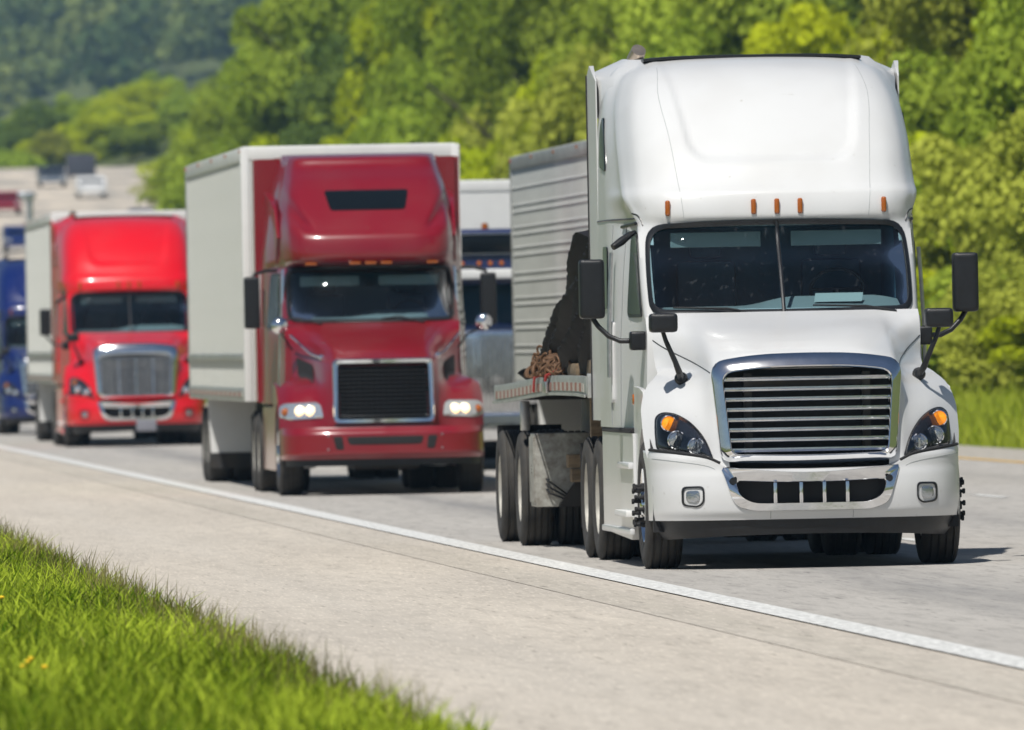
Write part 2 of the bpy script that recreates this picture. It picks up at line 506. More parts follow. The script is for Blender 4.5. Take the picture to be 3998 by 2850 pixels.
def cab_inside(t, y0=2.5, lit=False, papers=True, dash=2.02, y1=4.1):
    m = MB(); x, z0, z1 = .96, 1.6, 2.68
    m.add([(-x, y0 + .3, z0), (x, y0 + .3, z0), (x, y1, z0), (-x, y1, z0), (-x, y0 + .52, z1), (x, y0 + .52, z1), (x, y1, z1), (-x, y1, z1)],
          [(0, 1, 2, 3), (4, 5, 6, 7), (1, 2, 6, 5), (2, 3, 7, 6), (3, 0, 4, 7)])
    m.build('cab_lining', 'cab_lining', t)
    d = MB(); d.rings([[(xx, 2.34 + .18 * abs(xx)**2, dash - .3), (xx, 2.34 + .18 * abs(xx)**2, dash - .03), (xx, 2.42 + .18 * abs(xx)**2, dash), (xx, 2.9, dash + .03 + .07 * sstep(-.75, -.3, -abs(xx - .45))), (xx, 3.05, dash - .03), (xx, 3.05, dash - .35)] for xx in lin(-.97, .97, 22)], True, True)
    d.build('dashboard', 'trim_grey', t)
    for s in (-1, 1):
        q = MB(); q.rbox(s * .5 - .24, s * .5 + .24, 3.45, 3.6, 1.7, 2.42, .06); q.rbox(s * .5 - .13, s * .5 + .13, 3.5, 3.6, 2.44, 2.6, .04)
        q.build('seat', 'seat_cloth', t)
        v = MB(); v.rbox(s * .48 - .36, s * .48 + .36, 2.78, 2.80, 2.52, 2.64, .009); v.build('sun_visor', 'visor_cloth', t)
    w = MB(); pts = []
    for k in range(28):
        a = 2 * math.pi * k / 28
        pts.append((.5 + .21 * math.cos(a), 3.0 - .16 * math.sin(a) * .6, 2.17 + .16 * math.sin(a)))
    w.loop_tube(pts, .016); w.tube([(.3, 3.0, 2.17), (.7, 3.0, 2.17)], .014); w.tube([(.5, 3.0, 2.17), (.5, 3.1, 2.0)], .03)
    w.build('steering_wheel', 'dull_black', t)
    if papers:
        p = MB(); p.add([(.28, 2.60, 2.07), (.66, 2.60, 2.07), (.68, 2.70, 2.14), (.30, 2.70, 2.14)], [(0, 1, 2, 3)])
        p.build('dash_paper', 'paper', t)

def mirror_pair(t, x0, x1, z0, z1, y, arm, small=False, m='black_plastic', rad=.04, bracket=True):
    for s in (-1, 1):
        a, b = sorted((s * x0, s * x1))
        h = MB().rbox(a, b, y - .09, y + .09, z0, z1, rad, 4).build('hood_mirror' if small else 'door_mirror', m, t)
        MB().rbox(a + .02, b - .02, y + .085, y + .098, z0 + .03, z1 - .03, .004).build('mirror_glass', 'mirror_silver', h)
        am = MB().tube([(s * p[0], p[1], p[2]) for p in arm], .021 if not small else [.017, .019, .022, .026][:len(arm)] + [.026] * max(0, len(arm) - 4), 10)
        if not small and bracket:
            p = arm[-1]; c, d = sorted((s * (p[0] - .13), s * p[0])); am.rbox(c, d, p[1] - .08, p[1] + .08, p[2] - .075, p[2] + .075, .025, 3)
        elif small:
            p = arm[-1]; am.lathe([(.052, -.015), (.052, .01), (.035, .03), (.002, .032)], (s * p[0], p[1] + .02, p[2]), 'y', 16, sgn=-1)
        am.build('mirror_arm', m, h)

# ------------------------------------------------------------------ aerodynamic sleeper tractor (white, bright red, blue)
def aero_tractor(label, loc, pm, style='bars', near=True, scale=1.0, group=None, roof_add=0.0):
    t = thing('truck_tractor', label, 'truck', loc, group, 0, scale)
    TR[:] = [.06, .62]
    # hood and fenders
    xs = [0, .4, .7, .8, .9, 1.0, 1.1, 1.25]
    zs = [.80, .95, 1.10, 1.25, 1.36, 1.45, 1.52, 1.57, 1.66, 1.75, 1.85, 1.94, 2.0]
    cols = [[.14, .16, .18, .20, .22, .24, .255, .27, .32, .62, 1.12, 1.72, 2.08],
            [.15, .17, .19, .21, .23, .25, .265, .28, .34, .66, 1.15, 1.74, 2.10],
            [.20, .22, .24, .27, .29, .32, .35, .40, .64, .95, 1.36, 1.85, 2.14],
            [.26, .29, .33, .39, .46, .57, .74, .93, 1.12, 1.35, 1.62, 1.95, 2.17],
            [.33, .37, .42, .50, .61, .78, 1.05, 1.33, 1.52, 1.66, 1.80, 2.02, 2.2],
            [.42, .46, .52, .62, .76, .96, 1.25, 1.66, 1.84, 1.90, 1.96, 2.08, 2.24],
            [.54, .59, .66, .78, .93, 1.14, 1.42, 1.88, 2.02, 2.04, 2.08, 2.16, 2.28],
            [.76, .82, .92, 1.06, 1.22, 1.42, 1.70, 2.1, 2.12, 2.14, 2.16, 2.22, 2.34]]
    H = Relief(xs, zs, cols)
    xo = pchip([.8, .95, 1.1, 1.22, 1.35, 1.43, 1.50, 1.55, 1.60, 1.75, 2.0], [1.20, 1.225, 1.235, 1.235, 1.21, 1.17, 1.10, 1.055, 1.05, 1.06, 1.07])
    tall = style == 'mesh'
    gz = 1.60 if not tall else 1.74
    nz, nx = (84, 96) if near else (56, 64)
    MB().grid([[(x, H(x, z), z) for x in lin(-xo(z), xo(z), nx)] for z in lin(.80, 2.0, nz)],
              keep=lambda x, y, z: not (abs(x) < .655 - .04 * (1.6 - z) and z < gz - .05 and y < .8)).build('hood', pm, t, sharp=60)
    for s in (-1, 1):
        # fender side with wheel arch
        arch = [(1.2 + .60 * math.cos(a), .52 + .60 * math.sin(a)) for a in lin(R(152), R(10), 16)]
        ol = [(H(1.225, .95) + .02, .90)] + arch + [(2.12, .62), (2.12, 1.43), (1.55, 1.42)] + [(H(xo(z), z) + .012, z - .012) for z in lin(1.40, .97, 9)]
        ol = [(max(y, .76), z) for y, z in ol]
        a, b = sorted((s * 1.17, s * 1.205))
        MB().prism_x(ol, a, b).build('fender_panel', pm, t)
        a, b = sorted((s * .70, s * 1.19))
        MB().prism_x([(.62, .3), (.62, .55)] + [(1.2 + .64 * math.cos(q), .52 + .64 * math.sin(q)) for q in lin(R(170), R(5), 14)] + [(1.9, .5)] + [(1.2 + .67 * math.cos(q), .52 + .67 * math.sin(q)) for q in lin(R(5), R(170), 14)] + [(.55, .55), (.55, .3)], a, b).build('wheel_well', 'dull_black', t)
        if near:
            seam = curve_pts([(.735, 1.53), (.80, 1.60), (.90, 1.675), (1.0, 1.745), (1.055, 1.79)], 26)
            strip_tube(H, mir(seam, s), .0045, -.001).build('hood_seam', 'seal_rubber', t)
            MB().lathe([(.045, 0), (.04, .012), (.002, .016)], (s * 1.232, 1.75, 1.33), 'x', 12, sgn=s).build('side_marker', 'amber_lens', t)
    # grille
    gf = lambda x, z: .075 + .13 * (z - .8) / .85 + .06 * (abs(x) / .7)**2
    zt = 1.665 if not tall else 1.80
    go = resample(round_poly([(-.745, zt - .05), (-.40, zt + .003), (0, zt + .012), (.40, zt + .003), (.745, zt - .05), (.685, .835), (0, .81), (-.685, .835)], [.12, .2, .5, .2, .12, .09, .3, .09], 6), 112)
    ti = zt - .115 if not tall else zt - .2
    gi = resample(round_poly([(-.655, ti - .03), (-.38, ti + .005), (0, ti + .012), (.38, ti + .005), (.655, ti - .03), (.60, .90), (0, .885), (-.60, .90)], [.09, .2, .5, .2, .09, .06, .3, .06], 6), 112)
    rs = []
    for k, o in ((0, .10), (0, .03), (.12, .006), (.5, -.032), (.84, -.055), (.94, -.05), (1, -.025), (1, .10)):
        rs.append([(a[0] + (b[0] - a[0]) * k, gf(a[0], a[1]) + o, a[1] + (b[1] - a[1]) * k) for a, b in zip(go, gi)])
    g = MB().rings(rs).build('grille', 'chrome', t, sharp=50)
    hw = pchip([.88, .95, 1.45, 1.6], [.60, .605, .65, .652])
    if not tall:
        for k in range(8):
            z = .925 + .0785 * k
            b = MB()
            b.rings([[(x, gf(x, z) + .005 + dy, z + dz) for dy, dz in ((0, -.013), (-.014, .004), (.0, .016), (.05, .018), (.05, -.008))] for x in lin(-hw(z) - .005, hw(z) + .005, 15)], True, True)
            b.build('slat', 'chrome', g)
    else:
        b = MB()
        for k in range(15):
            z = .915 + .0515 * k * (ti - .93) / .75
            b.rings([[(x, gf(x, z) + .02 + dy, z + dz) for dy, dz in ((0, -.010), (-.012, .002), (0, .012), (.03, .0))] for x in lin(-hw(z), hw(z), 9)], True, True)
        for x in (-.62, -.3, 0, .3, .62): b.tube([(x * .97, gf(x, .92) + .02, .91), (x, gf(x, ti) + .02, ti - .03)], .012, 6)
        kind(b.build('grille_bars', 'chrome', g), 'stuff')
    rb = MB(); rb.box(-.7, .7, .34, .40, .78, 1.6 if not tall else 1.72)
    rb.build('radiator', 'dull_black', t)
    fb = MB()
    for s in (-1, 1): fb.box(s * .46 - .03, s * .46 + .03, .25, .34, .86, 1.52)
    fb.box(-.45, .45, .27, .34, 1.38, 1.50)
    fb.build('radiator_frame', 'frame_metal', t)
    # bumper
    bx = pchip([0, .4, .7, .9, 1.05, 1.14, 1.19, 1.215, 1.225], [0, .018, .075, .16, .28, .42, .56, .72, .95])
    bz = pchip([.26, .39, .46, .6, .72, .80, .86, .93], [.05, .035, .0, -.015, -.005, .012, .012, .055])
    B = lambda x, z: bx(abs(x)) + bz(z)
    tops = pchip([0, .62, .70, .80, 1.0, 1.22], [.775, .785, .82, .865, .90, .93])
    plan = [(-1.225 + 2.45 * i / 100) for i in range(101)]
    plan = [math.copysign(1.225 * (1 - (1 - abs(x) / 1.225)**1.35), x) for x in plan]
    foc = resample(round_poly([(-.70, .80), (-.60, .50), (-.46, .455), (.46, .455), (.60, .50), (.70, .80), (.0, .742)], [.02, .1, .06, .06, .1, .02, .3], 5), 96)
    def inside(p, ol):
        c = False; n = len(ol)
        for i in range(n):
            a, b = ol[i], ol[i - 1]
            if (a[1] > p[1]) != (b[1] > p[1]) and p[0] < (b[0] - a[0]) * (p[1] - a[1]) / (b[1] - a[1]) + a[0]: c = not c
        return c
    core = [(x * .93, .62 + (z - .62) * .85) for x, z in foc]
    rows = []
    for k in range(27):
        u = k / 26
        rows.append([(x, B(x, .39 + (tops(abs(x)) - .39) * u), .39 + (tops(abs(x)) - .39) * u) for x in plan])
    top = [(x, y + .05, z + .004) for x, y, z in rows[-1]]; top2 = [(x * .98, y + .25, z) for x, y, z in top]
    bump = MB().grid(rows, keep=lambda x, y, z: not inside((x, z), core)); bump.grid([rows[-1], top, top2])
    bo = bump.build('bumper', pm, t, sharp=45)
    for s in (-1, 1):
        MB().tube([(s * x, B(x, tops(x)) + .012, tops(x) + .012) for x in lin(.70, 1.2, 22)], .013, 6).build('bumper_gap', 'dull_black', t)
        if near:
            MB().tube([(s * x, B(x, tops(x) - .055) + .001, tops(x) - .055) for x in lin(.74, 1.19, 24)], .003, 5).build('bumper_crease', 'trim_grey', bo)
            MB().tube([(s * .32, B(.32, z) + .001, z) for z in lin(.395, .452, 5)], .0025, 5).build('bumper_seam', 'trim_grey', bo)
    # bright centre insert
    im = 'chrome'
    oi = resample(round_poly([(-.585, .690), (-.55, .565), (-.44, .520), (.44, .520), (.55, .565), (.585, .690), (0, .668)], [.03, .06, .05, .05, .06, .03, .3], 5), 96)
    rs = []
    for k, o in ((0, .02), (0, -.008), (.06, -.016), (.9, -.016), (1, -.006), (1, .10)):
        rs.append([(a[0] + (b[0] - a[0]) * k, B(a[0] + (b[0] - a[0]) * k, max(.45, a[1])) + o, a[1] + (b[1] - a[1]) * k) for a, b in zip(foc, oi)])
    ins = MB().rings(rs).build('bumper_insert', im, t, sharp=50)
    for x in (-.285, -.085, .095, .275):
        MB().rbox(x - .014, x + .014, B(x, .6) - .016, B(x, .6) + .04, .515, .675, .005).build('insert_bar', im, ins)
    MB().add([(-.6, .14, .49), (.6, .14, .49), (.6, .14, .72), (-.6, .14, .72)], [(0, 1, 2, 3)]).build('intake_mesh', 'dull_black', t)
    if near:
        for s in (-1, 1):
            MB().lathe([(.028, -.002), (.028, .002), (.001, .002)], (s * .605, B(.605, .69) - .019, .693), 'y', 16).build('tow_hole', 'seal_rubber', ins)
    # lower air dam
    lw = pchip([.255, .30, .39], [1.11, 1.15, 1.205])
    MB().grid([[(x * lw(z) / 1.225, B(x, .39) + .02 + .12 * (.39 - z), z + .03 * (abs(x) / 1.2)**3 * (0 if z > .35 else -.5) + (.02 * (1 - (x / 1.2)**2) if z < .3 else 0)) for x in plan] for z in (.40, .38, .34, .30, .27, .255)]).build('air_dam', 'black_plastic', t)
    for s in (-1, 1):
        fo = round_poly([(s * .995, .655), (s * .825, .658), (s * .825, .530), (s * .87, .49), (s * .995, .505)], .04, 4)
        fg = MB(); fg.patch(fo, B, [(1.0, .01), (1.0, -.008), (.84, -.012), (.8, .012), (.5, .02)])
        fl = fg.build('fog_lamp', 'seal_rubber', t, sharp=30)
        MB().patch(round_poly([(s * .965, .625), (s * .857, .628), (s * .86, .55), (s * .885, .525), (s * .965, .535)], .03, 4), B, [(1, .012), (.9, -.010), (.5, -.016)]).build('fog_lens', 'lens_dark', fl)
        # headlight
        lo = resample(round_poly(mir([(1.135, 1.19), (1.085, 1.225), (1.0, 1.215), (.90, 1.155), (.80, 1.03), (.745, .865), (.93, .895), (1.14, .945), (1.145, 1.08)], s), [.05, .05, .06, .08, .08, .02, .05, .03, .06], 5), 60)
        hl = MB().patch(lo, H, [(1.03, .02), (1.02, -.006), (.97, -.014), (.6, -.022), (.3, -.022)]).build('headlight', 'lamp_housing', t, sharp=50)
        MB().rings([[(x, H(x, z) + o, z) for x, z in [(.0 + s * .94 + (x - s * .94) * k, 1.04 + (z - 1.04) * k) for x, z in lo]] for k, o in ((1.055, .015), (1.05, -.006), (1.015, -.01), (1.01, .0))]).build('headlight_trim', 'seal_rubber', hl)
        if near: MB().patch(lo, H, [(1.0, -.012), (.97, -.06), (.8, -.075), (.5, -.08), (.2, -.08)]).build('lamp_cover', 'lamp_glass', hl, sharp=80)
        for (lx, lz, lr, lm, nm) in ((1.055, 1.145, .060, 'amber_lit' if style == 'bars' else 'amber_lens', 'turn_signal'), (1.005, 1.015, .070, 'lens_dark', 'lamp_lens'), (.868, .965, .062, 'lens_dark', 'lamp_lens')):
            if style != 'bars' and lm == 'lens_dark': lm = 'lens_clear'
            c = (s * lx, H(s * lx, lz) - .045, lz)
            ring = MB().lathe([(lr + .004, .03), (lr + .004, -.010), (lr - .004, -.016), (lr - .010, -.006), (lr * .8, .002)], c, 'y', 24)
            ro = ring.build('lamp_ring', 'chrome', hl)
            d = MB().lathe([(lr * .9, -.002), (lr * .85, -.008), (lr * .6, -.014), (lr * .3, -.017), (.001, -.018)], c, 'y', 20)
            d.build(nm, lm, hl)
            if lm == 'lens_dark':
                MB().box(c[0] - lr * .12, c[0] + lr * .12, c[1] - .024, c[1] - .01, lz - lr * .7, lz + lr * .5).build('reflector_bar', 'lens_clear', hl)
    # cab
    zc = [1.10, 1.90, 1.95, 2.0, 2.3, 2.70, 2.76, 2.95, 3.01, 3.3, 3.6, 3.8, 3.95, 4.03, 4.065]
    y0 = [2.20, 2.18, 2.14, 2.16, 2.37, 2.66, 2.62, 2.66, 2.73, 2.97, 3.30, 3.60, 3.95, 4.30, 4.60]
    sw = [0, 0, .02, .03, .03, .03, .03, .04, .04, .05, .06, .07, .08, .08, .05]
    c1 = [.0, .02, .06, .07, .07, .07, .09, .12, .13, .15, .18, .20, .20, .18, .10]
    c2 = [.02, .05, .13, .15, .15, .15, .20, .28, .30, .34, .38, .40, .36, .30, .15]
    c3 = [.05, .12, .24, .27, .27, .27, .36, .60, .66, .78, .85, .85, .7, .5, .2]
    Wf = pchip([1.1, 1.9, 2.0, 2.3, 2.7, 2.8, 2.95, 3.01, 3.3, 3.6, 3.8, 3.92, 4.0, 4.04, 4.065], [1.10, 1.075, 1.08, 1.088, 1.085, 1.12, 1.175, 1.172, 1.172, 1.155, 1.11, 1.045, .95, .88, .74])
    Wr = pchip([1.1, 2.6, 3.4, 3.7, 3.9, 4.0, 4.065], [1.24, 1.235, 1.225, 1.20, 1.14, 1.06, .88])
    def umod(x, z):
        hwU = .64 + (z - 3.2) * .16
        a, b = abs(x) - hwU + .16, 3.21 - z + .16
        d = math.hypot(max(a, 0), max(b, 0)) + min(max(a, b), 0) - .16
        return .06 * sstep(.025, -.04, d) if z > 3.1 else 0
    G = Relief([0, .5, .75, .9, 1.0], zc, [y0, [a + b for a, b in zip(y0, sw)], [a + b for a, b in zip(y0, c1)], [a + b for a, b in zip(y0, c2)], [a + b for a, b in zip(y0, c3)]], Wf, umod)
    YR = 5.2
    wsx = pchip([1.98, 2.05, 2.35, 2.62, 2.70], [.93, 1.03, 1.04, 1.0, .90])
    zrow = sorted(set([round(z, 4) for z in lin(1.1, 1.96, 8) + lin(1.98, 3.0, 46 if near else 30) + lin(3.02, 3.9, 34 if near else 20) + lin(3.92, 4.06, 14)]))
    cab_shell(G, Wf, Wr, zrow, YR, 80 if near else 50, 22, hole=lambda x, z: 2.02 < z < 2.68 and abs(x) < wsx(z) - .03).build('cab', pm, t, sharp=50)
    wo = resample(round_poly([(-1.035, 2.0), (-1.045, 2.35), (-1.02, 2.70), (0, 2.725), (1.02, 2.70), (1.045, 2.35), (1.035, 2.0), (0, 1.985)], [.10, .4, .15, .5, .15, .4, .10, .5], 7), 120)
    zc_ = 2.355
    MB().rings([[(x * (1 + k * .035), G(x * (1 + k * .035), zc_ + (z - zc_) * (1 + k * .13)) + o, zc_ + (z - zc_) * (1 + k * .13)) for x, z in wo] for k, o in ((.25, .01), (.22, -.022), (0, -.026), (-.62, -.018), (-.7, .012))]).build('windshield_seal', 'seal_rubber', t, sharp=60)
    for s in (-1, 1):
        half = resample(round_poly(mir([(.008, 2.005), (1.01, 2.015), (1.02, 2.35), (.995, 2.685), (.008, 2.705)], s), [.01, .09, .4, .13, .01], 6), 70)
        MB().patch(half, G, [(1, -.004), (.8, -.004), (.6, -.004), (.4, -.004), (.2, -.004)]).build('windshield', 'windshield_glass', t, sharp=80)
    MB().tube([(0, G(0, z) - .012, z) for z in lin(1.995, 2.72, 12)], .016, 8).build('windshield_divider', 'seal_rubber', t)
    cab_inside(t, papers=near)
    for k, x in enumerate((-.86, -.185, 0, .185, .86)):
        z = 2.835
        MB().rbox(x - .021, x + .021, G(x, z) - .03, G(x, z) + .02, z - .062, z + .062, .018, 3).build('marker_light', 'amber_lens', t)
    if near:
        for s in (-1, 1):
            strip_tube(G, mir(curve_pts([(.735, 2.755), (.76, 3.0), (.80, 3.4), (.84, 3.75), (.80, 3.98)], 40), s), .0018).build('fairing_seam', 'trim_grey', t)
            dl = curve_pts([(1.045, 2.70), (1.065, 2.76), (1.09, 2.79), (1.12, 2.80)], 14)
            strip_tube(G, mir(dl, s), .006).build('door_seam', 'seal_rubber', t)
        for s in (-1, 1):
            x0 = s * .55
            MB().tube([(x0 + .34, G(x0, 2.0) - .05, 1.985), (x0 + .1, G(x0, 2.03) - .07, 2.03), (x0 - .32, G(x0 - .3, 2.06) - .05, 2.045)], [.012, .010, .007], 6).build('wiper', 'black_plastic', t)
    # cab sides
    for s in (-1, 1):
        dw = round_poly([(2.68, 2.0), (3.26, 2.0), (3.26, 2.62), (2.92, 2.62)], .08, 4)
        fr = [(3.02 + (y - 3.02) * 1.12, 2.31 + (z - 2.31) * 1.08) for y, z in dw]
        side_patch(G, Wf, Wr, YR, s, fr, .010).build('window_seal', 'seal_rubber', t)
        side_patch(G, Wf, Wr, YR, s, dw, .014).build('door_window', 'dark_glass', t)
        sw_ = round_poly([(4.15, 2.05), (4.55, 2.05), (4.55, 2.55), (4.15, 2.55)], .08, 4)
        side_patch(G, Wf, Wr, YR, s, sw_, .012).build('sleeper_window', 'dark_glass', t)
        rw = round_poly([(4.35, 3.15), (4.85, 3.2), (4.85, 3.5), (4.65, 3.62)], .08, 4)
        side_patch(G, Wf, Wr, YR, s, rw, .012).build('roof_window', 'dark_glass', t)
        hd = round_poly([(3.80, 1.30), (4.02, 1.30), (4.02, 1.95), (3.80, 1.95)], .04, 4)
        side_patch(G, Wf, Wr, YR, s, hd, .02).build('locker_door', pm, t)
        gh = MB().tube([(s * (side_x(G, Wf, Wr, YR, 3.78, z) + .045), 3.78, z) for z in lin(1.5, 2.5, 8)], .016, 8)
        gh.build('grab_handle', 'brushed_metal', t)
        dm = MB().tube([(s * (side_x(G, Wf, Wr, YR, 2.92 + .7 * u, 2.72 - .02 * u) + .012 + .02 * math.sin(u * 3.1)), 2.92 + .7 * u, 2.72 - .02 * u) for u in lin(0, 1, 6)], .014, 6)
        dm.build('drip_rail', 'seal_rubber', t)
        for yy in (3.5, 3.95):
            MB().tube([(s * (side_x(G, Wf, Wr, YR, yy, z) + .001), yy, z) for z in lin(1.12, 2.72, 12)], .005, 5).build('panel_seam', 'trim_grey', t)
        MB().tube([(s * (side_x(G, Wf, Wr, YR, yy, 2.76) + .001), yy, 2.76) for yy in lin(3.0, YR, 12)], .007, 5).build('panel_seam', 'seal_rubber', t)
        if s < 0: MB().tube([(s * 1.10, 2.98, 2.655), (s * 1.15, 2.95, 2.63), (s * 1.22, 2.9, 2.58), (s * 1.29, 2.86, 2.535)], [.016, .026, .034, .026], 10).build('lookdown_mirror', 'black_plastic', t)
        # rear side extender
        eo = [(YR - .05, 1.15), (5.72, 1.15), (5.72, 3.96), (5.45, 4.03), (YR - .05, 3.90)]
        ex = MB(); a = s * 1.225; b = s * 1.262
        ex.rings([[(a, y, z) for y, z in eo], [(b if y > 5.3 else s * 1.235, y, z) for y, z in eo]], True, True)
        e = ex.build('side_extender', pm, t)
        MB().box(*sorted((a - s * .01, b + s * .008)), 5.722, 5.775, 1.15, 3.955).build('extender_edge', 'dull_black', e)
        # top corner flare
        MB().rings([[(s * x, y, z) for x, z in q] for y, q in ((4.2, ((.95, 3.72), (.93, 3.76), (.80, 3.86), (.70, 3.86), (.70, 3.7))), (4.9, ((1.18, 3.6), (1.18, 3.88), (.97, 4.055), (.75, 4.05), (.75, 3.7))), (5.7, ((1.245, 3.6), (1.245, 3.965), (.97, 4.085), (.75, 4.085), (.75, 3.7))))], True, True).build('roof_flare', pm, t, sharp=50)
        # chassis skirt with steps
        so = [(2.02, .40), (2.02, 1.06), (5.25, 1.06), (5.25, .27), (2.3, .22)]
        sk = MB(); sk.prism_x(so, *sorted((s * 1.10, s * 1.225)))
        k = sk.build('side_skirt', pm, t)
        for z0, w0 in ((.78, .035), (.40, .06), (.26, .03)):
            MB().rbox(*sorted((s * 1.215, s * (1.225 + w0))), 2.1, 3.3 if z0 > .3 else 5.1, z0, z0 + .05, .012).build('step', pm if z0 != .40 else 'trailer_white', k)
        MB().rbox(*sorted((s * 1.05, s * 1.235)), 2.15, 5.2, 1.062, 1.10, .01).build('skirt_gap', 'dull_black', t)
        wheel(t, 1.225, 1.2, s, True, lugs=near)
        for yy in (5.9, 7.15): wheel(t, 1.235, yy, s, False, True, lugs=False)
    rt_ = MB().rings([[(x, 4.62, 4.06 - .03 * (abs(x) / .95)**4), (x, 4.62, 4.082 - .03 * (abs(x) / .95)**4), (x, 4.9, 4.09 - .03 * (abs(x) / .95)**4), (x, 4.9, 4.05 - .03 * (abs(x) / .95)**4)] for x in lin(-.88, .88, 21)], True, True)
    rt_.build('roof_trim', 'seal_rubber', t)
    MB().tube([(-.9, 5.5, 2.0), (-.9, 5.5, 3.6), (-.9, 5.48, 3.95), (-.885, 5.44, 4.08), (-.86, 5.36, 4.15)], [.065, .065, .065, .068, .06], 14).build('exhaust_stack', 'stack_metal', t)
    # mirrors
    mirror_pair(t, 1.385, 1.585, 1.97, 2.44, 2.6, [(1.485, 2.6, 1.98), (1.44, 2.58, 1.91), (1.36, 2.55, 1.83), (1.27, 2.52, 1.79), (1.20, 2.5, 1.79)])
    yb = H(.92, 1.46) - .12
    mirror_pair(t, 1.0 - .035, 1.185, 1.85, 2.0, yb - .06, [(1.08, yb - .06, 1.86), (1.055, yb - .06, 1.78), (.985, yb - .05, 1.62), (.955, yb - .02, 1.54), (.93, yb + .09, 1.49)], True, rad=.04)
    if tall:
        MB().rbox(-.02, .33, -.05, -.02, .27, .47, .008).build('number_plate', 'number_plate', t)
    # underside
    u = MB()
    for s in (-1, 1): u.box(s * .42 - .04, s * .42 + .04, .35, 8.0, .62, .88)
    u.box(-.45, .45, 7.9, 8.0, .62, .88); u.build('chassis_frame', 'frame_metal', t)
    u = MB(); u.rbox(-.95, .95, 1.12, 1.28, .42, .54, .03); u.rbox(-.38, .38, .7, 1.9, .36, .7, .06); u.rbox(-.25, .30, 1.7, 2.6, .33, .6, .05)
    u.build('front_axle', 'frame_metal', t)
    for yy in (5.9, 7.15): MB().tube([(-1.0, yy, .505), (-.3, yy, .505), (-.2, yy, .5), (.2, yy, .5), (.3, yy, .505), (1.0, yy, .505)], [.09, .09, .2, .2, .09, .09], 14).build('drive_axle', 'frame_metal', t)
    for s in (-1, 1):
        MB().lathe([(.001, 2.5), (.30, 2.5), (.31, 2.55), (.31, 4.9), (.30, 4.95), (.001, 4.95)], (s * .80, 0, .62), 'y', 20).build('fuel_tank', 'brushed_metal', t)
        MB().box(*sorted((s * .62, s * 1.22)), 7.85, 7.87, .25, .95).build('mud_flap', 'dull_black', t)
    if near: MB().prism_x([(6.2, .9), (6.2, 1.02), (6.5, 1.12), (7.0, 1.12), (7.3, .96), (7.3, .9)], -.5, .5).build('fifth_wheel', 'frame_metal', t)
    return t

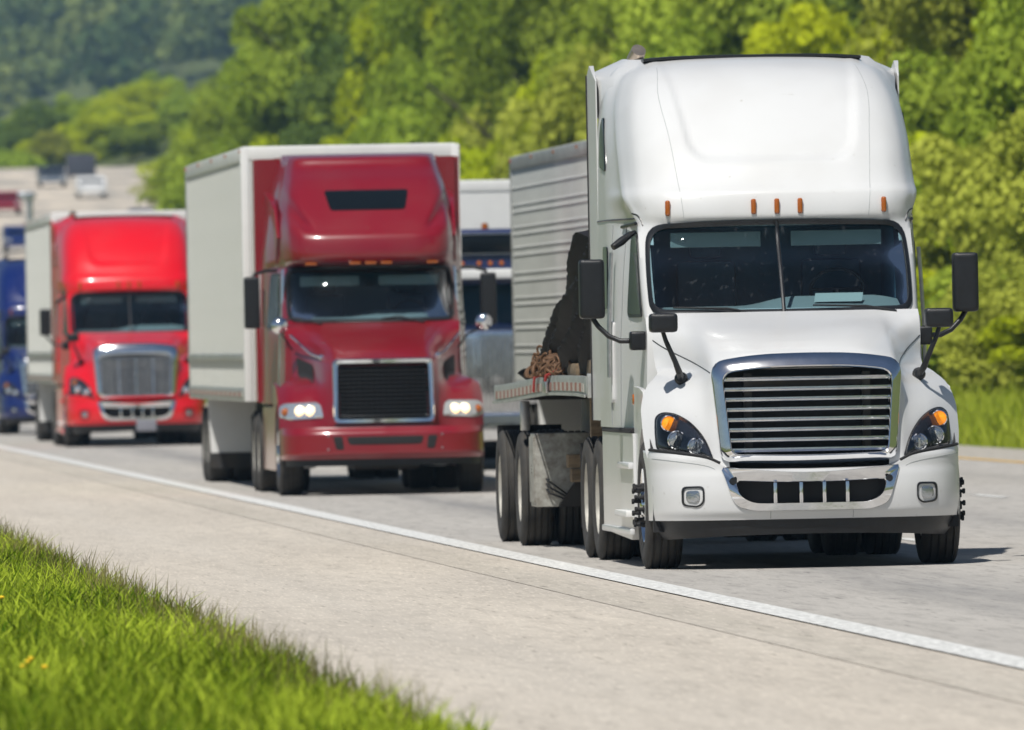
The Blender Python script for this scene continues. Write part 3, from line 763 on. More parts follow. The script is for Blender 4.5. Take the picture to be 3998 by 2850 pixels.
# ------------------------------------------------------------------ dark red tractor with lit headlights
def red_tractor(label, loc, pm):
    t = thing('truck_tractor', label, 'truck', loc)
    xs = [0, .55, .68, .8, .95, 1.1, 1.25]
    zs = [.82, .95, 1.1, 1.2, 1.3, 1.38, 1.45, 1.6, 1.7, 1.8, 1.9, 2.0, 2.07]
    cols = [[.14, .16, .18, .20, .22, .24, .26, .32, .55, .88, 1.27, 1.70, 2.05],
            [.18, .20, .22, .24, .26, .28, .31, .40, .70, 1.02, 1.40, 1.80, 2.10],
            [.30, .32, .35, .39, .44, .50, .56, .72, .98, 1.22, 1.52, 1.88, 2.12],
            [.38, .41, .46, .53, .68, 1.00, 1.15, 1.28, 1.40, 1.52, 1.72, 1.95, 2.15],
            [.44, .48, .54, .62, .80, 1.10, 1.62, 1.72, 1.78, 1.82, 1.90, 2.04, 2.18],
            [.53, .57, .64, .74, .92, 1.18, 1.90, 2.0, 2.02, 2.04, 2.06, 2.12, 2.22],
            [.72, .78, .87, 1.0, 1.2, 1.50, 2.1, 2.1, 2.12, 2.14, 2.16, 2.2, 2.3]]
    H = Relief(xs, zs, cols)
    xo = pchip([.82, 1.0, 1.2, 1.3, 1.36, 1.40, 1.45, 1.6, 1.8, 2.07], [1.215, 1.23, 1.225, 1.195, 1.14, 1.06, 1.0, 1.0, 1.02, 1.055])
    MB().grid([[(x, H(x, z), z) for x in lin(-xo(z), xo(z), 84)] for z in lin(.82, 2.07, 72)],
              keep=lambda x, y, z: not (abs(x) < .53 and .92 < z < 1.54)).build('hood', pm, t, sharp=60)
    for s in (-1, 1):
        arch = [(1.2 + .60 * math.cos(a), .52 + .60 * math.sin(a)) for a in lin(R(152), R(10), 16)]
        ol = [(.78, .84)] + arch + [(2.12, .62), (2.12, 1.36), (1.6, 1.33), (1.3, 1.28), (1.0, 1.16), (.84, 1.0)]
        MB().prism_x([(max(y, .74), z) for y, z in ol], *sorted((s * 1.18, s * 1.226))).build('fender_panel', pm, t)
        # side air intake and hood stay
        io = round_poly(mir([(.955, 1.67), (.785, 1.57), (.79, 1.345), (.945, 1.43)], s), .03, 3)
        it = MB().patch(io, H, [(1.0, .01), (1.0, -.02), (.9, -.022), (.4, -.022)]).build('side_intake', 'dull_black', t)
        MB().tube([(s * 1.02, 1.7, 1.93), (s * .80, H(.8, 1.70) - .12, 1.70), (s * .70, H(.7, 1.63) - .05, 1.655)], .014, 8).build('hood_stay', 'chrome', t)
        MB().lathe([(.035, 0), (.03, .015), (.002, .02)], (s * .70, H(.7, 1.66) - .06, 1.66), 'y', 12, sgn=-1).build('hood_latch', 'chrome', t)
    gf = lambda x, z: .10 + .09 * (z - .85) / .78 + .05 * (x / .6)**2
    go = resample(round_poly([(-.595, 1.635), (.595, 1.635), (.61, .86), (-.61, .86)], .06, 6), 88)
    gi = resample(round_poly([(-.53, 1.57), (.53, 1.57), (.545, .925), (-.545, .925)], .03, 6), 88)
    rs = [[(a[0] + (b[0] - a[0]) * k, gf(a[0], a[1]) + o, a[1] + (b[1] - a[1]) * k) for a, b in zip(go, gi)] for k, o in ((0, .2), (0, -.01), (.2, -.035), (.8, -.035), (1, -.01), (1, .12))]
    g = MB().rings(rs).build('grille', 'chrome', t, sharp=50)
    b = MB()
    for k in range(13):
        z = .955 + .0482 * k; b.rings([[(x, gf(x, z) + dy, z + dz) for dy, dz in ((.02, -.008), (.01, .002), (.02, .010), (.05, 0))] for x in lin(-.54, .54, 9)], True, True)
    for k in range(15):
        x = -.49 + .07 * k; b.tube([(x, gf(x, .93) + .035, .93), (x, gf(x, 1.57) + .035, 1.57)], .004, 4)
    kind(b.build('grille_mesh', 'black_plastic', g), 'stuff')
    MB().box(-.56, .56, .36, .4, .9, 1.6).build('radiator', 'dull_black', t)
    # bumper
    bx = pchip([0, .5, .8, 1.0, 1.1, 1.17, 1.21, 1.225], [0, .02, .07, .16, .26, .40, .6, .9])
    B = lambda x, z: bx(abs(x)) + .02 - .05 * sstep(.44, .5, z) + .07 * sstep(.74, .82, z)
    slots = [round_poly([(-.445, .705), (.445, .705), (.415, .615), (-.415, .615)], .03, 3)]
    for s in (-1, 1): slots.append(round_poly(mir([(.515, .71), (.625, .71), (.585, .56), (.495, .56)], s), .025, 3))
    rows = [[(x, B(x, z), z) for x in [math.copysign(1.225 * (1 - (1 - abs(q) / 1.225)**1.35), q) for q in lin(-1.225, 1.225, 90)]] for z in lin(.44, .82, 16)]
    bm_ = MB().grid(rows); bm_.grid([rows[-1], [(x, y + .3, z) for x, y, z in rows[-1]]]); bm_.grid([[(x, y + .3, z) for x, y, z in rows[0]], rows[0]])
    bo = bm_.build('bumper', pm, t, sharp=45)
    for o in slots: MB().patch(resample(o, 60), B, [(1.05, .01), (1.04, -.006), (1.0, -.007), (.5, -.007)]).build('bumper_slot', 'dull_black', bo)
    for x in (-.68, .68):
        for z in (.56, .72): MB().lathe([(.014, 0), (.012, .008), (.001, .01)], (x, B(x, z), z), 'y', 8, sgn=-1).build('bolt', 'brushed_metal', bo)
    MB().grid([[(x * .97, B(x, .44) + .06, z) for x in lin(-1.2, 1.2, 30)] for z in (.45, .36)]).build('air_dam', 'black_plastic', t)
    for s in (-1, 1):
        lo = resample(round_poly(mir([(1.215, 1.085), (1.15, 1.115), (.79, 1.125), (.745, 1.09), (.715, .935), (1.10, .915), (1.225, .95)], s), .03, 4), 54)
        hl = MB().patch(lo, H, [(1.02, .02), (1.01, -.012), (.95, -.02), (.6, -.022), (.3, -.022)]).build('headlight', 'lens_clear', t, sharp=50)
        for lx in (.865, .985):
            MB().lathe([(.066, .0), (.062, -.02), (.04, -.034), (.001, -.038)], (s * lx, H(lx, 1.02) - .02, 1.02), 'y', 18).build('lamp_lens', 'headlight_lit', hl)
        MB().lathe([(.05, .0), (.046, -.02), (.03, -.034), (.001, -.038)], (s * 1.155, H(1.155, 1.01) - .02, 1.01), 'y', 16).build('turn_signal', 'amber_lens', hl)
    # cab and roof fairing
    zc = [1.10, 2.0, 2.07, 2.12, 2.72, 2.76, 2.80, 2.9, 3.1, 3.2, 3.5, 3.8, 4.0, 4.08, 4.14]
    y0 = [2.2, 2.18, 2.10, 2.14, 2.55, 2.56, 2.36, 2.32, 2.36, 2.46, 2.82, 3.25, 3.65, 3.72, 4.2]
    k1 = [0, .0, .02, .03, .03, .03, .02, .02, .02, .02, .02, .02, .02, .02, .02]
    k2 = [.0, .02, .08, .10, .10, .10, .08, .08, .08, .06, .05, .05, .05, .05, .05]
    k3 = [.02, .05, .2, .22, .22, .22, .2, .22, .24, .18, .16, .14, .12, .12, .12]
    k4 = [.05, .12, .4, .44, .44, .44, .5, .62, .72, .7, .6, .5, .4, .4, .3]
    Wf = pchip([1.1, 2.0, 2.1, 2.7, 2.78, 2.86, 3.1, 3.3, 3.6, 3.8, 4.0, 4.14], [1.08, 1.06, 1.07, 1.05, 1.0, 1.03, 1.055, 1.05, 1.02, .97, .92, .87])
    Wr = pchip([1.1, 2.8, 3.3, 3.8, 4.14], [1.22, 1.20, 1.14, 1.03, .93])
    TR[:] = [.03, .5]
    def mod(x, z):
        x = abs(x); tt = (z - 3.20) / .42
        if not -.2 < tt < 1.6: return 0
        cx = .74 + .26 * tt
        return .11 * math.exp(-((x - cx) / .06)**2) * sstep(-.1, .25, tt) + (.10 * sstep(cx, cx + .08, x) * sstep(0, .5, tt))
    G = Relief([0, .5, .75, .9, 1.0], zc, [y0] + [[a + b for a, b in zip(y0, k)] for k in (k1, k2, k3, k4)], Wf, mod)
    YR = 5.2
    zrow = sorted(set(round(z, 4) for z in lin(1.1, 2.06, 8) + lin(2.08, 2.9, 36) + lin(2.92, 4.14, 52)))
    cab_shell(G, Wf, Wr, zrow, YR, 90, 16, hole=lambda x, z: 2.115 < z < 2.735 and abs(x) < .985).build('cab', pm, t, sharp=40)
    wo = resample(round_poly([(-1.0, 2.10), (-1.015, 2.4), (-.985, 2.745), (0, 2.765), (.985, 2.745), (1.015, 2.4), (1.0, 2.10), (0, 2.085)], [.10, .4, .08, .5, .08, .4, .10, .5], 6), 110)
    MB().rings([[(x * (1 + k * .045), G(x * (1 + k * .045), 2.42 + (z - 2.42) * (1 + k * .12)) + o, 2.42 + (z - 2.42) * (1 + k * .12)) for x, z in wo] for k, o in ((.25, .01), (.22, -.02), (0, -.022), (-.6, -.015), (-.7, .01))]).build('windshield_seal', 'seal_rubber', t, sharp=60)
    MB().patch(resample(round_poly([(-.99, 2.10), (-1.0, 2.4), (-.975, 2.735), (0, 2.75), (.975, 2.735), (1.0, 2.4), (.99, 2.10), (0, 2.09)], .08, 4), 80), G, [(1, -.004), (.8, -.004), (.6, -.004), (.4, -.004), (.2, -.004)]).build('windshield', 'windshield_glass', t, sharp=80)
    cab_inside(t, y0=2.5, papers=False, dash=2.12)
    MB().patch(resample(round_poly([(-.50, 3.68), (.50, 3.68), (.44, 3.44), (-.44, 3.44)], .03, 4), 70), G, [(1.04, .02), (1.03, -.008), (.97, -.012), (.5, -.012)]).build('roof_window', 'dark_glass', t)
    for x in (-.72, -.19, 0, .19, .75):
        MB().rbox(x - .07, x + .07, G(x, 2.80) - .035, G(x, 2.80) + .02, 2.775, 2.805, .01).build('marker_light', 'amber_lens', t)
    for s in (-1, 1):
        # outer fairing ear and trim strip
        eo = [(3.15, 3.12), (3.5, 3.45), (4.2, 3.62), (5.2, 3.7), (5.2, 2.8), (3.4, 2.8)]
        MB().rings([[(s * 1.06, y, z) for y, z in eo], [(s * (1.09 + .05 * sstep(3.2, 4.2, y)), y, z) for y, z in eo]], True, True).build('fairing_ear', pm, t, sharp=30)
        dw = round_poly([(2.95, 2.05), (3.6, 2.05), (3.6, 2.66), (3.12, 2.66)], .08, 4)
        side_patch(G, Wf, Wr, YR, s, [(3.3 + (y - 3.3) * 1.12, 2.36 + (z - 2.36) * 1.1) for y, z in dw], .01).build('window_seal', 'seal_rubber', t)
        side_patch(G, Wf, Wr, YR, s, dw, .014).build('door_window', 'dark_glass', t)
        side_patch(G, Wf, Wr, YR, s, round_poly([(2.75, 1.16), (2.85, 1.16), (2.85, 2.74), (2.75, 2.74)], .02, 3), .012).build('chrome_trim', 'chrome', t)
        side_patch(G, Wf, Wr, YR, s, round_poly([(4.1, 2.05), (4.6, 2.05), (4.6, 2.5), (4.1, 2.5)], .08, 4), .012).build('sleeper_window', 'dark_glass', t)
        MB().rings([[(s * a, y, z) for y, z in ((YR - .05, 1.12), (5.85, 1.12), (5.85, 4.10), (YR - .05, 4.10))] for a in (1.215, 1.265)], True, True).build('side_extender', pm, t)
        MB().box(*sorted((s * .86, s * 1.216)), 5.10, 5.14, 2.7, 4.105).build('roof_wing', pm, t)
        MB().prism_x([(2.05, .40), (2.05, 1.06), (5.2, 1.06), (5.2, .30), (2.3, .30)], *sorted((s * 1.08, s * 1.20))).build('side_skirt', pm, t)
        wheel(t, 1.225, 1.2, s, True, lugs=False)
        for yy in (5.9, 7.15): wheel(t, 1.235, yy, s)
        MB().box(*sorted((s * .62, s * 1.22)), 7.85, 7.87, .25, .95).build('mud_flap', 'dull_black', t)
        # round convex mirror
        c = (s * (1.16 if s < 0 else 1.30), 1.5, 2.05)
        mm = MB().lathe([(.001, .055), (.055, .045), (.095, .015), (.102, 0), (.09, -.01), (.001, -.012)], c, 'y', 24, sgn=-1).build('convex_mirror', 'chrome', t)
        MB().tube([(c[0], 1.51, 2.0), (s * 1.10, 1.6, 1.9), (s * 1.0, 1.7, 1.75)], .012, 6).build('mirror_arm', 'dull_black', mm)
    MB().box(-1.0, 1.0, YR - .02, 5.4, 4.0, 4.115).build('roof_edge', pm, t)
    mirror_pair(t, 1.34, 1.53, 2.02, 2.65, 2.6, [(1.43, 2.6, 2.60), (1.40, 2.6, 2.68), (1.25, 2.7, 2.72), (1.12, 2.75, 2.72)], bracket=False)
    for k, s in enumerate((-1, 1)):
        MB().tube([(s * .62, 2.02, 2.06), (s * .62 - .3, 2.1, 2.135), (s * .62 - .52, 2.1, 2.11)], .012, 6).build('wiper', 'black_plastic', t)
    u = MB()
    for s in (-1, 1): u.box(s * .42 - .04, s * .42 + .04, .35, 8.0, .62, .88)
    u.build('chassis_frame', 'frame_metal', t)
    u = MB(); u.rbox(-.95, .95, 1.12, 1.28, .42, .54, .03); u.rbox(-.34, .45, .7, 2.0, .30, .7, .06); u.build('front_axle', 'frame_metal', t)
    for yy in (5.9, 7.15): MB().tube([(-1.0, yy, .505), (-.3, yy, .505), (-.2, yy, .5), (.2, yy, .5), (.3, yy, .505), (1.0, yy, .505)], [.09, .09, .2, .2, .09, .09], 12).build('drive_axle', 'frame_metal', t)
    MB().lathe([(.001, 2.5), (.30, 2.5), (.31, 2.55), (.31, 4.9), (.001, 4.95)], (.80, 0, .62), 'y', 18).build('fuel_tank', 'brushed_metal', t)
    MB().lathe([(.001, 2.5), (.30, 2.5), (.31, 2.55), (.31, 4.9), (.001, 4.95)], (-.80, 0, .62), 'y', 18).build('fuel_tank', 'brushed_metal', t)
    return t

# ------------------------------------------------------------------ box trailer
def box_trailer(label, loc, L=16, W=2.6, z0=1.12, z1=4.1, body='trailer_side', ribs='v', front='trailer_white', group=None, logo=False, flap=True, nrib=40):
    t = thing('box_trailer', label, 'trailer', loc, group)
    h = W / 2
    for s in (-1, 1):
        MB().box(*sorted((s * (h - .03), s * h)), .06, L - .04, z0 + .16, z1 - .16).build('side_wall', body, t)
        MB().rbox(*sorted((s * (h - .02), s * (h + .022))), .05, L, z1 - .17, z1 - .005, .012).build('top_rail', 'rail_metal' if ribs == 'h' else front, t)
        MB().rbox(*sorted((s * (h - .02), s * (h + .022))), .05, L, z0, z0 + .17, .012).build('bottom_rail', 'rail_metal', t)
        MB().rbox(*sorted((s * (h - .08), s * (h + .025))), -.02, .10, z0, z1, .02).build('corner_post', front, t)
        MB().rbox(*sorted((s * (h - .08), s * (h + .025))), L - .1, L + .01, z0, z1, .015).build('rear_post', 'rail_metal', t)
        if ribs == 'v':
            m = None
            for k in range(nrib):
                y = .35 + (L - .6) * k / (nrib - 1)
                if m is None:
                    o = MB().prism_y([(s * h - s * .002, z0 + .16), (s * (h + .009), z0 + .18), (s * (h + .009), z1 - .19), (s * h - s * .002, z1 - .17)], -.022, .022).build('rib', 'trailer_white', t, loc=(0, y, 0)); m = o.data
                else: link('rib', m, t, (0, y, 0))
        else:
            for z in (3.79, 3.57, 3.48, 3.28, 3.19, 3.02, 2.92, 2.69, 2.59, 2.37, 2.28, 2.06, 1.97, 1.75, 1.66):
                MB().rings([[(s * (h - .001), y, z - .016), (s * (h + .008), y, z - .008), (s * (h + .008), y, z + .004), (s * (h - .001), y, z + .014)] for y in (.1, L - .1)], True, True).build('rib', 'trailer_white', t)
        if ribs == 'v': MB().rbox(*sorted((s * (h - .01), s * (h + .038))), .1, L - .1, z0 + .52, z0 + .60, .01).build('scuff_rail', 'rail_metal', t)
        for k in range(5):
            y = .1 + (L - .2) * k / 4
            MB().rbox(*sorted((s * (h + .018), s * (h + .04))), y - .05, y + .05, z1 - .07, z1 - .03, .008).build('marker_light', 'red_lens' if k > 3 else 'amber_lens', t)
        for y in (3.2,):
            zl = .02 if logo else .38; MB().box(s * .75 - .06, s * .75 + .06, y - .06, y + .06, zl, z0).box(s * .75 - .13, s * .75 + .13, y - .13, y + .13, zl - .01, zl + .02).build('landing_leg', 'frame_metal', t)
    MB().box(-h + .08, h - .08, 0, .03, z0, z1 - .14).build('front_wall', front, t)
    MB().rbox(-h + .07, h - .07, -.015, .10, z1 - .16, z1 + .004, .02).build('front_header', front, t)
    MB().box(-h + .02, h - .02, .1, L - .1, z1 - .01, z1 + .012).build('roof', front, t)
    MB().box(-h + .05, h - .05, L - .06, L - .02, z0 + .05, z1 - .05).build('rear_door', front, t)
    MB().box(-h + .05, h - .05, .05, L - .05, z0 + .03, z0 + .1).build('floor', 'frame_metal', t)
    for yy in (L - 3.4, L - 2.15):
        for s in (-1, 1): wheel(t, 1.28, yy, s)
        MB().tube([(-1.1, yy, .505), (1.1, yy, .505)], .07, 10).build('axle', 'frame_metal', t)
    MB().box(-.55, -.45, L - 5, L - 1, .7, z0); bo = MB()
    for s in (-1, 1): bo.box(s * .5 - .05, s * .5 + .05, L - 4.6, L - 1.2, .72, z0 + .02)
    bo.build('bogie_frame', 'frame_metal', t)
    if flap:
        for s in (-1, 1):
            # splash guards ahead of the bogie
            MB().prism_y([(s * 1.30, z0), (s * .66, z0), (s * .66, .18), (s * 1.26, .20)], L - 4.12, L - 4.09).build('splash_guard', 'trailer_white', t)
            MB().prism_y([(s * 1.27, .20), (s * .66, .18), (s * .66, .40), (s * 1.28, .40)], L - 4.135, L - 4.125).build('guard_edge', 'frame_metal', t)
            MB().box(*sorted((s * .66, s * 1.25)), L - 1.4, L - 1.38, .2, 1.0).build('mud_flap', 'dull_black', t)
    if ribs == 'v':
        for k in range(24):
            y = .5 + (L - 1) * k / 24
            MB().box(-h - .029, -h - .023, y, y + (L - 1) / 25, z0 + .06, z0 + .12).build('reflective_tape', 'red_tape' if k % 2 else 'white_tape', t)
    if logo:
        # part of a fleet mark on the front wall: a red block over a blue one
        MB().box(-h + .12, -h + 1.1, -.012, -.004, 3.50, 3.90).build('fleet_mark', 'logo_red', t)
        MB().box(-h + .12, -h + 1.1, -.012, -.004, 3.36, 3.50).build('fleet_mark', 'logo_blue', t)
    return t

# ------------------------------------------------------------------ square-nosed navy tractor, mostly hidden
def square_tractor(label, loc):
    t = thing('truck_tractor', label, 'truck', loc)
    hood = MB()
    hood.rings([[(-.62, y, 1.0), (-.66, y, 1.75 + .02 * y), (-.5, y, 1.92 + .05 * y), (0, y, 1.97 + .05 * y), (.5, y, 1.92 + .05 * y), (.66, y, 1.75 + .02 * y), (.62, y, 1.0)] for y in (.32, .6, 1.2, 1.8, 2.2)], True, True)
    hood.build('hood', 'navy_paint', t, sharp=30)
    g = MB().rbox(-.63, .63, .12, .34, .72, 1.98, .06, 3).build('grille', 'chrome', t)
    for k in range(17):
        x = -.50 + 1.0 * k / 16
        MB().rbox(x - .018, x + .018, .085, .14, .80, 1.86, .01).build('grille_bar', 'brushed_metal', g)
    MB().rbox(-1.22, 1.22, 0, .22, .42, .82, .05, 3).build('bumper', 'chrome', t)
    for s in (-1, 1):
        fo = [(.45 + .75 - .72 * math.cos(a), .55 + .72 * math.sin(a)) for a in lin(R(-5), R(165), 18)]
        fi = [(1.2 - .64 * math.cos(a), .55 + .64 * math.sin(a)) for a in lin(R(165), R(-5), 18)]
        MB().prism_x(fo + fi, *sorted((s * .66, s * 1.2))).build('fender', 'navy_paint', t)
        lp = MB().lathe([(.001, -.06), (.10, -.05), (.115, 0), (.10, .12), (.001, .16)], (s * .86, .35, 1.35), 'y', 18).build('headlight', 'chrome', t)
        MB().lathe([(.09, -.052), (.001, -.066)], (s * .86, .35, 1.35), 'y', 16).build('lamp_lens', 'lens_clear', lp)
        MB().lathe([(.001, -.35), (.19, -.33), (.2, -.25), (.2, .3), (.001, .36)], (s * 1.0, 1.95, 1.75), 'z', 20).build('air_cleaner', 'chrome', t)
        MB().tube([(s * 1.1, 3.0, .9), (s * 1.1, 3.0, 3.9), (s * 1.1, 3.05, 4.05)], .075, 12).build('exhaust_stack', 'chrome', t)
        MB().rbox(*sorted((s * 1.3, s * 1.48)), 2.5, 2.6, 1.95, 2.5, .03).build('door_mirror', 'chrome', t)
        wheel(t, 1.2, 1.2, s, True)
        for yy in (6.2, 7.45): wheel(t, 1.235, yy, s)
        MB().lathe([(.001, 2.6), (.30, 2.6), (.31, 2.65), (.31, 4.4), (.001, 4.45)], (s * .85, 0, .66), 'y', 18).build('fuel_tank', 'chrome', t)
    cab = MB()
    cab.rbox(-1.02, 1.02, 2.25, 4.0, 1.05, 2.05, .06); cab.rbox(-1.02, 1.02, 2.42, 4.0, 2.62, 2.88, .05)
    for s in (-1, 1): cab.rbox(*sorted((s * .95, s * 1.02)), 2.32, 4.0, 2.0, 2.7, .02)
    cab.build('cab', 'navy_paint', t)
    MB().add([(-.95, 2.3, 2.05), (.95, 2.3, 2.05), (.95, 2.46, 2.64), (-.95, 2.46, 2.64)], [(0, 1, 2, 3)]).build('windshield', 'windshield_glass', t)
    MB().box(-.93, .93, 3.2, 3.3, 1.2, 2.7).build('cab_lining', 'cab_lining', t)
    MB().rbox(-1.04, 1.04, 2.08, 2.42, 2.70, 2.84, .03).build('sun_visor', 'trailer_white', t)
    sl = MB().rbox(-1.12, 1.12, 3.3, 5.6, 1.1, 3.42, .10, 3).build('sleeper', 'navy_paint', t)
    w = MB().rbox(-.75, .75, 3.27, 3.32, 3.06, 3.34, .012).build('sleeper_window', 'dark_glass', t)
    MB().loop_tube([(x, 3.268, z) for x, z in round_poly([(-.75, 3.06), (.75, 3.06), (.75, 3.34), (-.75, 3.34)], .05, 4)], .014).build('window_frame', 'chrome', w)
    for x in (-.40, -.16, .0, .16, .40): MB().lathe([(.04, 0), (.04, -.06), (.025, -.09), (.001, -.1)], (x, 2.5, 2.92), 'y', 12).build('marker_light', 'amber_lens', t)
    for x in (-.43, 0, .43): MB().lathe([(.05, .0), (.05, .07), (.001, .09)], (x, 3.5, 3.42), 'z', 12).build('roof_light', 'amber_lens', t)
    MB().box(-.5, .5, .4, 8.3, .62, .9).build('chassis_frame', 'frame_metal', t)
    return t

# ------------------------------------------------------------------ flatbed trailer behind the white tractor
def deck_z(y): return 1.50 - .10 * sstep(9, 18, y) - .012 * sstep(7, 5.5, y)
def flatbed(loc):
    t = thing('flatbed_trailer', 'long flatbed trailer with striped reflective rail behind the white tractor', 'trailer', loc)
    y0, y1 = 5.85, 17.3
    ys = lin(y0, y1, 24)
    for k in range(12):
        xa = -1.26 + 2.52 * k / 12
        MB().rings([[(xa + .004, y, deck_z(y) - .03), (xa + .206, y, deck_z(y) - .03), (xa + .206, y, deck_z(y)), (xa + .004, y, deck_z(y))] for y in ys], True, True).build('plank', 'timber' if 2 < k < 9 else 'rail_metal', t)
    for s in (-1, 1):
        MB().rings([[(s * 1.262, y, deck_z(y) - .15), (s * 1.30, y, deck_z(y) - .15), (s * 1.305, y, deck_z(y) - .02), (s * 1.30, y, deck_z(y) + .012), (s * 1.262, y, deck_z(y) + .012)] for y in ys], True, True).build('side_rail', 'rail_metal', t)
        MB().rings([[(s * 1.312, y, deck_z(y) - .155), (s * 1.322, y, deck_z(y) - .155), (s * 1.322, y, deck_z(y) - .13), (s * 1.312, y, deck_z(y) - .13)] for y in ys], True, True).build('rub_rail', 'rail_metal', t)
    n = 44
    for k in range(n):
        ya = y0 + .3 + (y1 - y0 - .6) * k / n; yb = ya + (y1 - y0 - .6) / n * .96
        MB().rings([[(-1.302, y, deck_z(y) - .115), (-1.309, y, deck_z(y) - .115), (-1.309, y, deck_z(y) - .045), (-1.302, y, deck_z(y) - .045)] for y in (ya, yb)], True, True).build('reflective_tape', 'red_tape' if k % 2 else 'white_tape', t)
    MB().rbox(-1.30, 1.30, 5.78, 5.86, 1.33, 1.53, .01).build('front_rail', 'rail_metal', t)
    for x in (-1.22, 1.22): MB().lathe([(.03, 0), (.028, -.015), (.001, -.02)], (x, 5.78, 1.43), 'y', 12).build('marker_light', 'red_lens', t)
    fr = MB()
    for s in (-1, 1): fr.rings([[(s * .45 - .07, y, .95 + (.22 * sstep(8.5, 7.5, y))), (s * .45 + .07, y, .95 + (.22 * sstep(8.5, 7.5, y))), (s * .45 + .07, y, deck_z(y) - .05), (s * .45 - .07, y, deck_z(y) - .05)] for y in ys], True, True)
    for k in range(18):
        y = y0 + .4 + k * .63; fr.box(-1.26, 1.26, y - .04, y + .04, deck_z(y) - .13, deck_z(y) - .04)
    fr.build('chassis_frame', 'frame_metal', t)
    for s in (-1, 1):
        for yy in (14.3, 16.9): wheel(t, 1.30, yy, s)
        MB().rbox(s * 1.0 - .05, s * 1.0 + .05, 8.9, 9.02, .95, 1.36, .01).build('landing_leg', 'timber' if s < 0 else 'frame_metal', t)
        MB().box(s * .78 - .03, s * .78 + .03, 10.0, 10.1, .5, 1.36).build('support_post', 'rail_metal', t)
        MB().box(*sorted((s * .7, s * 1.28)), 17.32, 17.34, .3, 1.05).build('mud_flap', 'dull_black', t)
    for yy in (14.3, 16.9): MB().tube([(-1.1, yy, .505), (1.1, yy, .505)], .075, 10).build('axle', 'frame_metal', t)
    # equipment box ahead of the trailer axles
    bx = MB().rbox(-1.24, -.50, 13.05, 13.62, .36, 1.0, .012).build('equipment_box', 'toolbox_metal', t)
    MB().rbox(-1.252, -1.236, 13.07, 13.60, .40, .97, .005).build('box_door', 'toolbox_metal', bx)
    MB().prism_y([(-1.05, .36), (-.4, .36), (-.4, .98), (-.62, .98)], 12.9, 13.04).build('box_shadow', 'frame_metal', bx)  # dark wedge modelled in place of the diagonal shadow across the box front
    for k in range(3): MB().tube([(-1.25, 13.3, .72 - .03 * k), (-1.12, 13.0, .58 - .05 * k), (-.95, 12.95, .45 - .02 * k), (-.86, 12.95, .50)], .009, 6).build('bungee_cord', 'dull_black', bx)
    MB().rbox(-1.30, -1.22, 13.9, 13.98, 1.02, 1.28, .01).build('air_line_bracket', 'brushed_metal', t)
    return t
